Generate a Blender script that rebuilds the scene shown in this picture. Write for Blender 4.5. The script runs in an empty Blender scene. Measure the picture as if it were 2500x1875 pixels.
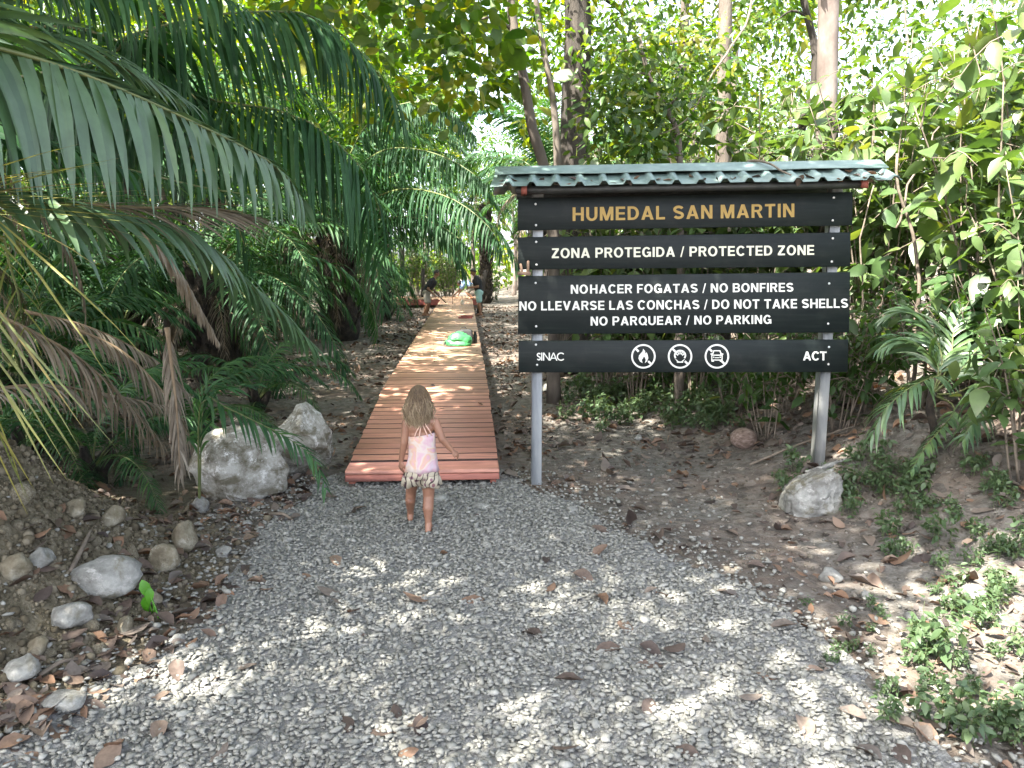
import bpy, math, random
import numpy as np
from mathutils import Vector, Matrix, Euler

S = bpy.context.scene
COL = S.collection
RNG = np.random.default_rng(11)
RAD = math.radians

# ------------------------------------------------------------------ camera, sky, sun, exposure
CAM_H, FOC = 1.85, 1879.0
PITCH = RAD(9.04)
YAW = math.atan(114 / FOC * math.cos(PITCH))
cam = bpy.data.cameras.new('camera')
cam.sensor_width = 36.0
cam.lens = 36.0 * FOC / 2500.0
cam.clip_start, cam.clip_end = 0.05, 3000.0
camo = bpy.data.objects.new('camera', cam)
COL.objects.link(camo)
camo.location = (0, 0, CAM_H)
camo.rotation_euler = (math.pi / 2 - PITCH, 0, -YAW)
S.camera = camo

SUN_EL = RAD(56)
SUN_AZ = math.atan2(-0.62, -0.52)          # from +Y towards +X
SUN = np.array([math.cos(SUN_EL) * math.sin(SUN_AZ), math.cos(SUN_EL) * math.cos(SUN_AZ), math.sin(SUN_EL)])
world = bpy.data.worlds.new('World')
S.world = world
world.use_nodes = True
wn = world.node_tree.nodes
sky = wn.new('ShaderNodeTexSky')
sky.sky_type = 'NISHITA'
sky.sun_disc = False
sky.sun_elevation = SUN_EL
sky.sun_rotation = SUN_AZ
sky.air_density, sky.dust_density, sky.ozone_density = 0.6, 3.0, 0.5
hs = wn.new('ShaderNodeHueSaturation')                 # thin bright haze: a paler blue
hs.inputs['Saturation'].default_value = 0.55
world.node_tree.links.new(sky.outputs[0], hs.inputs['Color'])
world.node_tree.links.new(hs.outputs[0], wn['Background'].inputs[0])
wn['Background'].inputs[1].default_value = 0.15
sl = bpy.data.lights.new('sun', 'SUN')
sl.energy = 4.4
sl.angle = RAD(0.53)
sl.color = (1.0, 0.94, 0.84)
so = bpy.data.objects.new('sun', sl)
COL.objects.link(so)
so.rotation_euler = Vector(SUN).to_track_quat('Z', 'Y').to_euler()
so.location = (0, 0, 30)

S.view_settings.view_transform = 'Standard'
S.view_settings.look = 'None'
S.view_settings.gamma = 1.0
S.view_settings.exposure = 2.95
S.render.engine = 'CYCLES'
S.cycles.use_denoising = True
S.cycles.max_bounces = 8
S.cycles.diffuse_bounces = 4
S.cycles.transmission_bounces = 6
S.cycles.glossy_bounces = 2
S.cycles.sample_clamp_indirect = 6.0

# ------------------------------------------------------------------ projection helpers (photo pixel -> place)
_f = np.array([math.sin(YAW) * math.cos(PITCH), math.cos(YAW) * math.cos(PITCH), -math.sin(PITCH)])
_r = np.array([math.cos(YAW), -math.sin(YAW), 0.0])
_u = np.cross(_r, _f)
EYE = np.array([0, 0, CAM_H])
def ray(px, py): return (px - 1250) / FOC * _r - (py - 937.5) / FOC * _u + _f
def at(px, py, Y):
    d = ray(px, py)
    return EYE + d * (Y / d[1])
def G(px, py, z=0.0):
    d = ray(px, py)
    return EYE + d * ((z - CAM_H) / d[2])
def nrm(v): return v / np.maximum(np.linalg.norm(v, axis=-1, keepdims=True), 1e-9)

# ------------------------------------------------------------------ noise on arrays
def _hash(ix, iy, iz, s):
    n = (ix * 374761393 + iy * 668265263 + iz * 2147483647 + s * 974711) & 0xffffffff
    n = ((n ^ (n >> 13)) * 1274126177) & 0xffffffff
    n = n ^ (n >> 16)
    return (n & 0xffff) / 65535.0
def vnoise(p, s=0):
    p = np.asarray(p, float)
    i = np.floor(p).astype(np.int64)
    f = p - i
    f = f * f * (3 - 2 * f)
    out = 0
    for dx in (0, 1):
        for dy in (0, 1):
            for dz in (0, 1):
                w = (f[..., 0] if dx else 1 - f[..., 0]) * (f[..., 1] if dy else 1 - f[..., 1]) * (f[..., 2] if dz else 1 - f[..., 2])
                out = out + w * _hash(i[..., 0] + dx, i[..., 1] + dy, i[..., 2] + dz, s)
    return out * 2 - 1
def fbm(p, o=4, s=0):
    p = np.asarray(p, float)
    a, out = 1.0, 0
    for k in range(o):
        out = out + a * vnoise(p * 2 ** k, s + k)
        a *= 0.5
    return out
def sstep(t):
    t = np.clip(t, 0, 1)
    return t * t * (3 - 2 * t)

# ------------------------------------------------------------------ mesh building
class MB:
    def __init__(s):
        s.V, s.F, s.M, s.Rn, s.n = [], [], [], [], 0
    def add(s, V, F, mat=0, rnd=0.5):
        V = np.asarray(V, float).reshape(-1, 3)
        s.V.append(V)
        s.Rn.append(np.broadcast_to(np.asarray(rnd, float), (len(V),)).copy())
        if not isinstance(F, (list, tuple)) or (len(F) and np.isscalar(F[0][0])):
            groups = {}
            for f in F: groups.setdefault(len(f), []).append(f)
            F = [np.array(g) for g in groups.values()]
        for g in F:
            g = np.asarray(g, np.int64)
            if len(g):
                s.F.append(g + s.n)
                s.M.append(np.full(len(g), mat, np.int32))
        s.n += len(V)
        return s
    def mesh(s, name, mats, smooth=True):
        me = bpy.data.meshes.new(name)
        V = np.concatenate(s.V)
        me.vertices.add(len(V))
        me.vertices.foreach_set('co', V.astype(np.float32).ravel())
        loops = np.concatenate([g.ravel() for g in s.F]).astype(np.int32)
        tot = np.concatenate([np.full(len(g), g.shape[1]) for g in s.F])
        start = np.concatenate([[0], np.cumsum(tot)[:-1]]).astype(np.int32)
        me.loops.add(len(loops))
        me.loops.foreach_set('vertex_index', loops)
        me.polygons.add(len(tot))
        me.polygons.foreach_set('loop_start', start)
        for m in (mats if isinstance(mats, (list, tuple)) else [mats]): me.materials.append(m)
        me.polygons.foreach_set('material_index', np.concatenate(s.M))
        me.update(calc_edges=True)
        if smooth: me.polygons.foreach_set('use_smooth', np.ones(len(tot), bool))
        a = me.attributes.new('rnd', 'FLOAT', 'POINT')
        a.data.foreach_set('value', np.concatenate(s.Rn).astype(np.float32))
        return me
    def obj(s, name, mats, parent=None, smooth=True):
        return link(name, s.mesh(name, mats, smooth), parent)

def link(name, data, parent=None, loc=None, rot=None, scale=None):
    o = bpy.data.objects.new(name, data)
    COL.objects.link(o)
    if parent is not None: o.parent = parent
    if loc is not None: o.location = loc
    if rot is not None: o.rotation_euler = rot
    if scale is not None: o.scale = (scale,) * 3 if np.isscalar(scale) else scale
    return o
def tag(o, label, cat, group=None):
    o['label'] = label
    o['category'] = cat
    if group: o['group'] = group
    return o
def thing(name, label, cat, loc=(0, 0, 0), rotz=0.0, group=None, scale=1.0):
    o = link(name, None, None, tuple(map(float, loc)), (0, 0, rotz), scale)
    o.empty_display_size = 0.2
    return tag(o, label, cat, group)
def copy_tree(o, parent=None):
    c = o.copy()
    COL.objects.link(c)
    if parent is not None: c.parent = parent
    for ch in list(o.children): copy_tree(ch, c)
    return c
def kind(o, k):
    o['kind'] = k
    return o

def tube(mb, pts, rad, sides=8, mat=0, rnd=0.5, cap=True, wob=0.0):
    P = np.asarray(pts, float)
    k = len(P)
    rad = np.broadcast_to(np.asarray(rad, float), (k,))
    T = nrm(np.gradient(P, axis=0))
    ref = np.array([0, 0, 1.0]) if abs(T[0][2]) < 0.9 else np.array([1.0, 0, 0])
    n = nrm(np.cross(T[0], ref))
    th = np.linspace(0, 2 * math.pi, sides, endpoint=False)
    V = []
    for i in range(k):
        n = nrm(n - T[i] * (n @ T[i]))
        b = np.cross(T[i], n)
        rr = rad[i] * (1 + wob * vnoise(np.stack([np.cos(th) * 1.7 + 9, np.sin(th) * 1.7, np.full(sides, i * 0.7)], 1), 5))
        V.append(P[i] + rr[:, None] * (np.cos(th)[:, None] * n + np.sin(th)[:, None] * b))
    V = np.concatenate(V)
    F = []
    for i in range(k - 1):
        for j in range(sides):
            a, b_ = i * sides + j, i * sides + (j + 1) % sides
            F.append((a, b_, b_ + sides, a + sides))
    if cap:
        F.append(tuple(range(sides))[::-1])
        F.append(tuple(range((k - 1) * sides, k * sides)))
    mb.add(V, F, mat, rnd)
def smooth_path(pts, n):
    P = np.asarray(pts, float)
    if len(P) == 2: return P[0] + np.linspace(0, 1, n)[:, None] * (P[1] - P[0])
    Q = np.vstack([2 * P[0] - P[1], P, 2 * P[-1] - P[-2]])
    d = np.concatenate([[0], np.cumsum(np.linalg.norm(np.diff(P, axis=0), axis=1))])
    out = []
    for s in np.linspace(0, d[-1], n):
        i = min(np.searchsorted(d, s, side='right') - 1, len(P) - 2)
        t = (s - d[i]) / max(d[i + 1] - d[i], 1e-9)
        p0, p1, p2, p3 = Q[i:i + 4]
        out.append(0.5 * (2 * p1 + (p2 - p0) * t + (2 * p0 - 5 * p1 + 4 * p2 - p3) * t * t + (3 * p1 - p0 - 3 * p2 + p3) * t ** 3))
    return np.array(out)
def box(mb, lo, hi, mat=0, rnd=0.5, M=None, bev=0.0):
    lo, hi = np.asarray(lo, float), np.asarray(hi, float)
    if bev <= 0:
        V = np.array([[x, y, z] for x in (lo[0], hi[0]) for y in (lo[1], hi[1]) for z in (lo[2], hi[2])])
        F = [(0, 1, 3, 2), (4, 6, 7, 5), (0, 4, 5, 1), (2, 3, 7, 6), (0, 2, 6, 4), (1, 5, 7, 3)]
    else:
        V, F = [], []
        c, h = (lo + hi) / 2, (hi - lo) / 2
        idx = {}
        for sx in (-1, 1):
            for sy in (-1, 1):
                for sz in (-1, 1):
                    for ax in range(3):
                        q = np.array([sx, sy, sz]) * (h - bev)
                        q[ax] = (sx, sy, sz)[ax] * h[ax]
                        idx[(sx, sy, sz, ax)] = len(V)
                        V.append(c + q)
        for ax in range(3):
            a, b = (ax + 1) % 3, (ax + 2) % 3
            for sg in (-1, 1):
                r = []
                for (u, v) in ((-1, -1), (1, -1), (1, 1), (-1, 1)):
                    s_ = [0, 0, 0]; s_[ax] = sg; s_[a] = u; s_[b] = v
                    r.append(idx[(*s_, ax)])
                F.append(tuple(r) if sg > 0 else tuple(r[::-1]))
            for u in (-1, 1):
                for v in (-1, 1):
                    r = []
                    for (w, axx) in ((-1, a), (1, a), (1, b), (-1, b)):
                        s_ = [0, 0, 0]; s_[ax] = w; s_[a] = u; s_[b] = v
                        r.append(idx[(*s_, axx)])
                    F.append(tuple(r))
        for sx in (-1, 1):
            for sy in (-1, 1):
                for sz in (-1, 1):
                    F.append(tuple(idx[(sx, sy, sz, ax)] for ax in range(3)))
        V = np.array(V)
    if M is not None: V = V @ np.array(M)[:3, :3].T + np.array(M)[:3, 3]
    mb.add(V, F, mat, rnd)

# ------------------------------------------------------------------ materials
def new_mat(name):
    m = bpy.data.materials.new(name)
    m.use_nodes = True
    nt = m.node_tree
    return m, nt, nt.nodes, nt.links, nt.nodes['Principled BSDF']
def ramp(nt, fac, cols, pos=None):
    r = nt.nodes.new('ShaderNodeValToRGB')
    e = r.color_ramp.elements
    pos = pos or [i / (len(cols) - 1) for i in range(len(cols))]
    e[0].position, e[0].color = pos[0], (*cols[0], 1)
    e[1].position, e[1].color = pos[-1], (*cols[-1], 1)
    for p, c in zip(pos[1:-1], cols[1:-1]):
        q = e.new(p)
        q.color = (*c, 1)
    nt.links.new(fac, r.inputs[0])
    return r.outputs[0]
def noise_tex(nt, scale, detail=6, rough=0.6, dist=0.0, coord='Object', stretch=None):
    tc = nt.nodes.new('ShaderNodeTexCoord')
    n = nt.nodes.new('ShaderNodeTexNoise')
    n.inputs['Scale'].default_value = scale
    n.inputs['Detail'].default_value = detail
    n.inputs['Roughness'].default_value = rough
    n.inputs['Distortion'].default_value = dist
    src = tc.outputs[coord]
    if stretch:
        mp = nt.nodes.new('ShaderNodeMapping')
        mp.inputs['Scale'].default_value = stretch
        nt.links.new(src, mp.inputs[0])
        src = mp.outputs[0]
    nt.links.new(src, n.inputs['Vector'])
    return n.outputs['Fac']
def mixc(nt, fac, a, b, mode='MIX'):
    m = nt.nodes.new('ShaderNodeMix')
    m.data_type = 'RGBA'
    m.blend_type = mode
    for sock, v in ((m.inputs[0], fac), (m.inputs[6], a), (m.inputs[7], b)):
        if isinstance(v, bpy.types.NodeSocket): nt.links.new(v, sock)
        elif np.isscalar(v): sock.default_value = v
        else: sock.default_value = (*v, 1)
    return m.outputs[2]
def bump(nt, height, bsdf, strength=0.4, dist=0.02):
    b = nt.nodes.new('ShaderNodeBump')
    b.inputs['Strength'].default_value = strength
    b.inputs['Distance'].default_value = dist
    nt.links.new(height, b.inputs['Height'])
    nt.links.new(b.outputs[0], bsdf.inputs['Normal'])
def attr(nt, name='rnd'):
    a = nt.nodes.new('ShaderNodeAttribute')
    a.attribute_name = name
    return a.outputs['Fac']
def math_node(nt, op, a, b=0.0):
    m = nt.nodes.new('ShaderNodeMath')
    m.operation = op
    for i, v in enumerate((a, b)):
        if isinstance(v, bpy.types.NodeSocket): nt.links.new(v, m.inputs[i])
        else: m.inputs[i].default_value = v
    return m.outputs[0]
def surf(name, cols, scale=8, rough=0.7, bmp=0.3, bdist=0.01, pos=None, stretch=None, detail=6, metal=0.0, use_rnd=0.0, spec=0.5):
    m, nt, N, L, p = new_mat(name)
    f = noise_tex(nt, scale, detail, stretch=stretch)
    if use_rnd:
        f2 = math_node(nt, 'MULTIPLY', math_node(nt, 'SUBTRACT', attr(nt), 0.5), use_rnd)
        f = math_node(nt, 'ADD', f, f2)
    pos = pos or [0.3 + 0.4 * i / (len(cols) - 1) for i in range(len(cols))]
    c = ramp(nt, f, cols, pos)
    L.new(c, p.inputs['Base Color'])
    p.inputs['Roughness'].default_value = rough
    p.inputs['Metallic'].default_value = metal
    p.inputs['Specular IOR Level'].default_value = spec
    if bmp: bump(nt, noise_tex(nt, scale * 3, 5, stretch=stretch), p, bmp, bdist)
    return m
def leafmat(name, cols, trans=0.35, rough=0.42, tcol=(1.0, 1.0, 0.35), pos=None, objrnd=0.0, spec=0.5):
    m, nt, N, L, p = new_mat(name)
    f = attr(nt)
    if objrnd:
        oi = N.new('ShaderNodeObjectInfo')
        f = math_node(nt, 'FRACT', math_node(nt, 'ADD', f, math_node(nt, 'MULTIPLY', oi.outputs['Random'], objrnd)))
    c = ramp(nt, f, cols, pos)
    n = noise_tex(nt, 9, 3)
    c = mixc(nt, 0.45, c, ramp(nt, n, [(0.55, 0.55, 0.55), (1.25, 1.25, 1.25)], [0.35, 0.65]), 'MULTIPLY')
    L.new(c, p.inputs['Base Color'])
    p.inputs['Roughness'].default_value = rough
    p.inputs['Specular IOR Level'].default_value = spec
    if trans:
        t = N.new('ShaderNodeBsdfTranslucent')
        L.new(mixc(nt, 1.0, mixc(nt, 1.0, c, tcol, 'MULTIPLY'), (1.9, 1.9, 1.9), 'MULTIPLY'), t.inputs[0])
        mx = N.new('ShaderNodeMixShader')
        mx.inputs[0].default_value = trans
        L.new(p.outputs[0], mx.inputs[1])
        L.new(t.outputs[0], mx.inputs[2])
        L.new(mx.outputs[0], N['Material Output'].inputs[0])
    return m

M = {}
M['palm'] = leafmat('palm_leaf', [(0.016, 0.05, 0.022), (0.03, 0.085, 0.035), (0.05, 0.12, 0.045), (0.075, 0.15, 0.04)], 0.3, 0.55, (0.9, 1.0, 0.25), spec=0.22)
M['palm_near'] = leafmat('waxy_palm_leaf', [(0.035, 0.08, 0.036), (0.055, 0.108, 0.055), (0.075, 0.135, 0.066), (0.1, 0.165, 0.06)], 0.2, 0.36, (0.9, 1.0, 0.3), spec=0.6)
M['palm_yellow'] = leafmat('yellowing_palm_leaf', [(0.10, 0.12, 0.03), (0.17, 0.18, 0.05), (0.24, 0.2, 0.06), (0.22, 0.16, 0.08)], 0.2, 0.5)
M['palm_dry'] = leafmat('dry_palm_leaf', [(0.07, 0.057, 0.042), (0.14, 0.115, 0.085), (0.2, 0.17, 0.13), (0.26, 0.23, 0.185)], 0.15, 0.7, (1, .85, .6), spec=0.2)
M['rib'] = surf('frond_rib', [(0.07, 0.1, 0.03), (0.14, 0.15, 0.05)], 6, 0.5, 0.1)
M['rib_dry'] = surf('dry_frond_rib', [(0.13, 0.09, 0.05), (0.24, 0.17, 0.1)], 6, 0.7, 0.1)
M['broad'] = leafmat('broad_leaf', [(0.025, 0.07, 0.012), (0.05, 0.11, 0.018), (0.085, 0.145, 0.02), (0.19, 0.2, 0.02)], 0.5, 0.42, (1.0, 1.0, 0.12))
M['shrub'] = leafmat('pale_shrub_leaf', [(0.038, 0.08, 0.026), (0.062, 0.112, 0.036), (0.092, 0.143, 0.046), (0.15, 0.168, 0.042)], 0.3, 0.42, (1.0, 1.0, 0.28), spec=0.55)
M['small'] = leafmat('small_leaf', [(0.024, 0.06, 0.014), (0.046, 0.098, 0.022), (0.08, 0.13, 0.024), (0.16, 0.17, 0.028)], 0.4, 0.45, (1.0, 1.0, 0.15))
M['weed'] = leafmat('weed_leaf', [(0.04, 0.075, 0.035), (0.065, 0.11, 0.048), (0.1, 0.145, 0.06)], 0.3, 0.5, (1.0, 1.0, 0.3))
M['dead'] = leafmat('dead_leaf', [(0.042, 0.032, 0.029), (0.085, 0.065, 0.055), (0.13, 0.095, 0.075), (0.2, 0.12, 0.075), (0.17, 0.14, 0.115), (0.11, 0.095, 0.085)], 0.1, 0.6, (1, .6, .3), objrnd=1.0, spec=0.3)
M['bark'] = surf('grey_bark', [(0.045, 0.036, 0.03), (0.1, 0.082, 0.066), (0.15, 0.128, 0.105)], 5, 0.9, 0.8, 0.02, stretch=(1, 1, 0.3))
M['bark_dark'] = surf('dark_bark', [(0.015, 0.012, 0.01), (0.033, 0.027, 0.022), (0.065, 0.053, 0.043)], 6, 0.9, 1.0, 0.03, stretch=(1, 1, 0.2))
M['bark_pale'] = surf('pale_bark', [(0.07, 0.05, 0.042), (0.13, 0.105, 0.09), (0.22, 0.19, 0.168)], 4, 0.9, 0.4, 0.01, stretch=(1, 1, 0.6))
M['twig'] = surf('twig_bark', [(0.1, 0.08, 0.06), (0.22, 0.18, 0.14)], 12, 0.9, 0.3)
M['stem'] = surf('green_stem', [(0.06, 0.09, 0.03), (0.14, 0.14, 0.07)], 12, 0.6, 0.1)
M['palm_trunk'] = surf('palm_trunk_fibre', [(0.012, 0.01, 0.008), (0.028, 0.022, 0.017), (0.07, 0.053, 0.038)], 9, 0.95, 0.8, 0.03)
# ------------------------------------------------------------------ terrain
def ground_h(x, y):
    x, y = np.asarray(x, float), np.asarray(y, float)
    p = np.stack([x, y, np.zeros_like(x)], -1)
    foot = -1.42 - 0.75 * np.maximum(0, y - 4.6) - 0.1 * np.maximum(0, 3 - y)
    m = 0.95 * sstep((foot - x) / 1.7) * np.exp(-((y - 4.2) / 2.0) ** 2)
    m = m * (1 + 0.25 * fbm(p * 1.3, 3, 3)) + 0.5 * m * 0.10 * fbm(p * 7, 3, 8)
    st = 1.9 + 0.25 * np.maximum(0, 5.2 - y)
    b = 0.95 * sstep((x - st) / 3.6) * sstep((y - 1.5) / 3.2)
    b = b + 1.2 * sstep((x - 6) / 9) * sstep(y / 6)
    b = b * (1 + 0.18 * fbm(p * 0.8, 3, 21)) + 0.05 * sstep((x - 2) / 1.5) * fbm(p * 3, 3, 22)
    rough = 0.018 * fbm(p * 2.2, 4, 31) * (0.3 + sstep((np.abs(x + 0.2) - 1.2) / 1.0))
    far = 1.2 * sstep((np.hypot(x, y) - 60) / 120)
    return m + b + rough + far
def gpt(x, y, dz=0.0): return np.array([x, y, float(ground_h(x, y)) + dz])
def ghit(px, py):
    """the point of the terrain seen at a photo pixel"""
    d = ray(px, py)
    lo, hi = 2.0, 60.0
    for step in (0.06, 0.002):
        t = np.arange(lo, hi, step)
        q = EYE + d * t[:, None]
        k = np.nonzero(q[:, 2] < ground_h(q[:, 0], q[:, 1]))[0]
        if not len(k): return EYE + d * hi
        lo, hi = t[k[0]] - step, t[k[0]] + step
    return gpt(*(EYE + d * t[k[0]])[:2])

def _axis(lo, hi, step, far, n):
    core = np.arange(lo, hi + 1e-6, step)
    g = np.geomspace(step, far, n)
    return np.concatenate([lo - np.cumsum(g)[::-1], core, hi + np.cumsum(g)])
gx = _axis(-5.5, 6.5, 0.075, 60, 30)
gy = _axis(1.2, 13, 0.075, 60, 30)
XX, YY = np.meshgrid(gx, gy, indexing='ij')
ZZ = ground_h(XX, YY)
mb = MB()
nx, ny = len(gx), len(gy)
ii, jj = np.meshgrid(np.arange(nx - 1), np.arange(ny - 1), indexing='ij')
q = (ii * ny + jj).ravel()
mb.add(np.stack([XX, YY, ZZ], -1).reshape(-1, 3), [np.stack([q, q + ny, q + ny + 1, q + 1], 1)], 0, (sstep((-1.25 - 0.45 * np.maximum(0, YY - 4.6) - XX) / .5) * np.exp(-((YY - 4.2) / 2.3) ** 4)).ravel())
m, nt, N, L, p = new_mat('forest_floor')
n1 = noise_tex(nt, 0.9, 5)
n2 = noise_tex(nt, 14, 8, 0.7)
base = ramp(nt, n2, [(0.065, 0.06, 0.051), (0.13, 0.122, 0.106), (0.205, 0.196, 0.176), (0.29, 0.282, 0.26)], [0.3, 0.45, 0.58, 0.75])
vo = N.new('ShaderNodeTexVoronoi')
vo.inputs['Scale'].default_value = 11
tc = N.new('ShaderNodeTexCoord')
L.new(tc.outputs['Object'], vo.inputs['Vector'])
sep = N.new('ShaderNodeSeparateColor')
L.new(vo.outputs['Color'], sep.inputs[0])
lit = ramp(nt, sep.outputs[0], [(0.045, 0.034, 0.028), (0.1, 0.072, 0.056), (0.15, 0.105, 0.078), (0.2, 0.165, 0.135)])
col = mixc(nt, ramp(nt, n1, [(0.1,) * 3, (0.75,) * 3], [0.4, 0.62]), base, lit)
soil = ramp(nt, noise_tex(nt, 22, 8, 0.7), [(0.075, 0.062, 0.04), (0.14, 0.12, 0.08), (0.22, 0.19, 0.135)], [0.35, 0.5, 0.65])
L.new(mixc(nt, attr(nt), col, soil), p.inputs['Base Color'])
p.inputs['Roughness'].default_value = 0.95
p.inputs['Specular IOR Level'].default_value = 0.2
hb = math_node(nt, 'ADD', noise_tex(nt, 30, 6, 0.7), math_node(nt, 'MULTIPLY', sep.outputs[1], 0.5))
bump(nt, hb, p, 0.9, 0.03)
kind(mb.obj('ground', m), 'structure')

# gravel path: sheet + loose stones
PATH = [G(-60, 1900), G(330, 1640), G(480, 1520), G(600, 1350), G(700, 1250), G(800, 1170), G(850, 1150), G(1215, 1150), G(1290, 1195), G(1420, 1240), G(1600, 1330), G(1850, 1470), G(2100, 1620), G(2420, 1900)]
PATH = np.array([[q_[0], q_[1]] for q_ in PATH])
PATH = np.vstack([[[-1.75, 1.2]], PATH, [[2.3, 1.2]]])
def in_poly(x, y, P):
    c = np.zeros(np.shape(x), bool)
    for i in range(len(P)):
        (x0, y0), (x1, y1) = P[i], P[i - 1]
        k = ((y0 > y) != (y1 > y)) & (x < (x1 - x0) * (y - y0) / (y1 - y0 + 1e-12) + x0)
        c ^= k
    return c
def poly_dist(x, y, P):
    d = np.full(np.shape(x), 1e9)
    for i in range(len(P)):
        a, b = P[i - 1], P[i]
        ab = b - a
        t = np.clip(((x - a[0]) * ab[0] + (y - a[1]) * ab[1]) / (ab @ ab + 1e-12), 0, 1)
        d = np.minimum(d, np.hypot(x - a[0] - t * ab[0], y - a[1] - t * ab[1]))
    return d
gx = np.arange(-2.4, 3.0, 0.05)
gy = np.arange(1.2, 6.9, 0.05)
XX, YY = np.meshgrid(gx, gy, indexing='ij')
wob = 0.12 * fbm(np.stack([XX * 2.5, YY * 2.5, 0 * XX], -1), 3, 4)
sd = np.where(in_poly(XX, YY, PATH), 1, -1) * poly_dist(XX, YY, PATH) + wob
ZZ = ground_h(XX, YY) + np.where(sd > 0, 0.014, -0.03)
ny = len(gy)
ii, jj = np.meshgrid(np.arange(len(gx) - 1), np.arange(ny - 1), indexing='ij')
keep = ((sd[:-1, :-1] > -0.06) & (sd[1:, 1:] > -0.06)).ravel()
q = (ii * ny + jj).ravel()[keep]
mb = MB()
mb.add(np.stack([XX, YY, ZZ], -1).reshape(-1, 3), [np.stack([q, q + ny, q + ny + 1, q + 1], 1)])
kind(mb.obj('gravel_path', surf('gravel_bed', [(0.08, 0.08, 0.075), (0.2, 0.2, 0.19), (0.32, 0.32, 0.31)], 40, 0.9, 0.8, 0.02)), 'structure')

def ico(sub):
    bm_ = __import__('bmesh').new()
    __import__('bmesh').ops.create_icosphere(bm_, subdivisions=sub, radius=1.0)
    V = np.array([v.co[:] for v in bm_.verts])
    F = np.array([[v.index for v in f.verts] for f in bm_.faces])
    bm_.free()
    return V, F
ICO1, ICO2, ICO3, ICO4 = ico(1), ico(2), ico(3), ico(4)
def rock_shape(base, seed, cuts=9, nz=0.18, nsc=1.4, depth=(0.55, 0.85), fine=0.0):
    r = np.random.default_rng(seed)
    V = base[0].copy()
    for _ in range(cuts):
        n = nrm(r.normal(size=3))
        d = r.uniform(*depth)
        k = V @ n - d
        V = V - np.maximum(k, 0)[:, None] * n * 0.92
    V = V * (1 + nz * fbm(V * nsc + seed, 4, seed % 50))[:, None]
    if fine: V = V * (1 + fine * fbm(V * 6 + seed, 3, 7))[:, None]
    return V
def scatter_shapes(mb, shapes, F, pos, scale, rnd, mat=0, flat=None, seed=0, tilt=3.0):
    r = np.random.default_rng(seed)
    n = len(pos)
    pick = r.integers(0, len(shapes), n)
    e = r.uniform(0, 6.283, n)
    ax = nrm(r.normal(size=(n, 3)) * [tilt, tilt, 1])
    th = r.uniform(-0.5, 0.5, n) if tilt < 1 else r.uniform(0, 6.283, n)
    for k, Vs in enumerate(shapes):
        ix = np.nonzero(pick == k)[0]
        if not len(ix): continue
        c, s_ = np.cos(e[ix])[:, None], np.sin(e[ix])[:, None]
        W = Vs[None] * scale[ix][:, None, :] if scale.ndim == 2 else Vs[None] * scale[ix][:, None, None]
        # spin about Z, then tip a little
        X = W[..., 0] * c - W[..., 1] * s_
        Y = W[..., 0] * s_ + W[..., 1] * c
        Z = W[..., 2]
        tx = r.uniform(-0.6, 0.6, len(ix))[:, None]
        Y, Z = Y * np.cos(tx) - Z * np.sin(tx), Y * np.sin(tx) + Z * np.cos(tx)
        P = np.stack([X, Y, Z], -1) + pos[ix][:, None, :]
        nv = len(Vs)
        FF = (F[None] + (np.arange(len(ix)) * nv)[:, None, None]).reshape(-1, F.shape[1])
        mb.add(P.reshape(-1, 3), [FF], mat, np.repeat(rnd[ix], nv))

m_grav = surf('gravel_stone', [(0.124, 0.123, 0.108), (0.193, 0.192, 0.17), (0.245, 0.243, 0.217), (0.35, 0.348, 0.315)], 18, 0.85, 0.3, 0.004, pos=[0.15, 0.4, 0.66, 1.0], use_rnd=0.55, spec=0.3)
shapes = [rock_shape(ICO1, 100 + k, 5, 0.3, 1.6, (0.45, 0.75)) for k in range(12)]
n = 60000
x = RNG.uniform(-2.5, 3.1, n)
y = 1.9 + 4.7 * RNG.uniform(0, 1, n) ** 1.15
w = 0.12 * fbm(np.stack([x * 2.5, y * 2.5, 0 * x], -1), 3, 4)
sd = np.where(in_poly(x, y, PATH), 1, -1) * poly_dist(x, y, PATH) + w
k = RNG.uniform(0, 1, n) < np.maximum(np.clip((sd + 0.14) / 0.4, 0, 1), 0.22 * np.exp((sd + 0.1) / 0.28) * (sd > -1.2) * (sd < 0.1))
k &= ~((x > -1.05) & (x < 0.3) & (y > 6.35))
x, y = x[k], y[k]
sc = RNG.lognormal(math.log(0.0125), 0.28, len(x))[:, None] * RNG.uniform(0.65, 1.35, (len(x), 3)) * [1.2, 0.85, 0.55]
z = ground_h(x, y) + 0.014 + RNG.uniform(0, 0.014, len(x))
mb = MB()
scatter_shapes(mb, shapes, ICO1[1], np.stack([x, y, z], 1), sc, RNG.uniform(0, 1, len(x)), seed=3)
kind(mb.obj('gravel', m_grav, smooth=False), 'stuff')

# crumbly soil clods of the mound and loose grit on the bare dirt
m_clod = surf('soil_clod', [(0.07, 0.058, 0.038), (0.12, 0.102, 0.068), (0.18, 0.156, 0.112)], 14, 0.95, 0.5, 0.01, use_rnd=0.5, spec=0.2)
n = 52000
x = RNG.uniform(-4.2, -1.2, n)
y = RNG.uniform(2.2, 6.6, n)
hm = ground_h(x, y)
k = (hm > 0.04 + 0.05 * RNG.uniform(-1, 1, n)) & ~in_poly(x, y, PATH)
x, y, hm = x[k], y[k], hm[k]
sc = RNG.lognormal(math.log(0.0075), 0.6, len(x)).clip(0.003, 0.035)[:, None] * RNG.uniform(0.7, 1.2, (len(x), 3))
mb = MB()
scatter_shapes(mb, [rock_shape(ICO1, 300 + k, 5, 0.2, 1.5, (0.6, 0.9)) for k in range(8)], ICO1[1], np.stack([x, y, hm + 0.2 * sc[:, 0]], 1), sc, RNG.uniform(0, 1, len(x)), seed=4)
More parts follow.
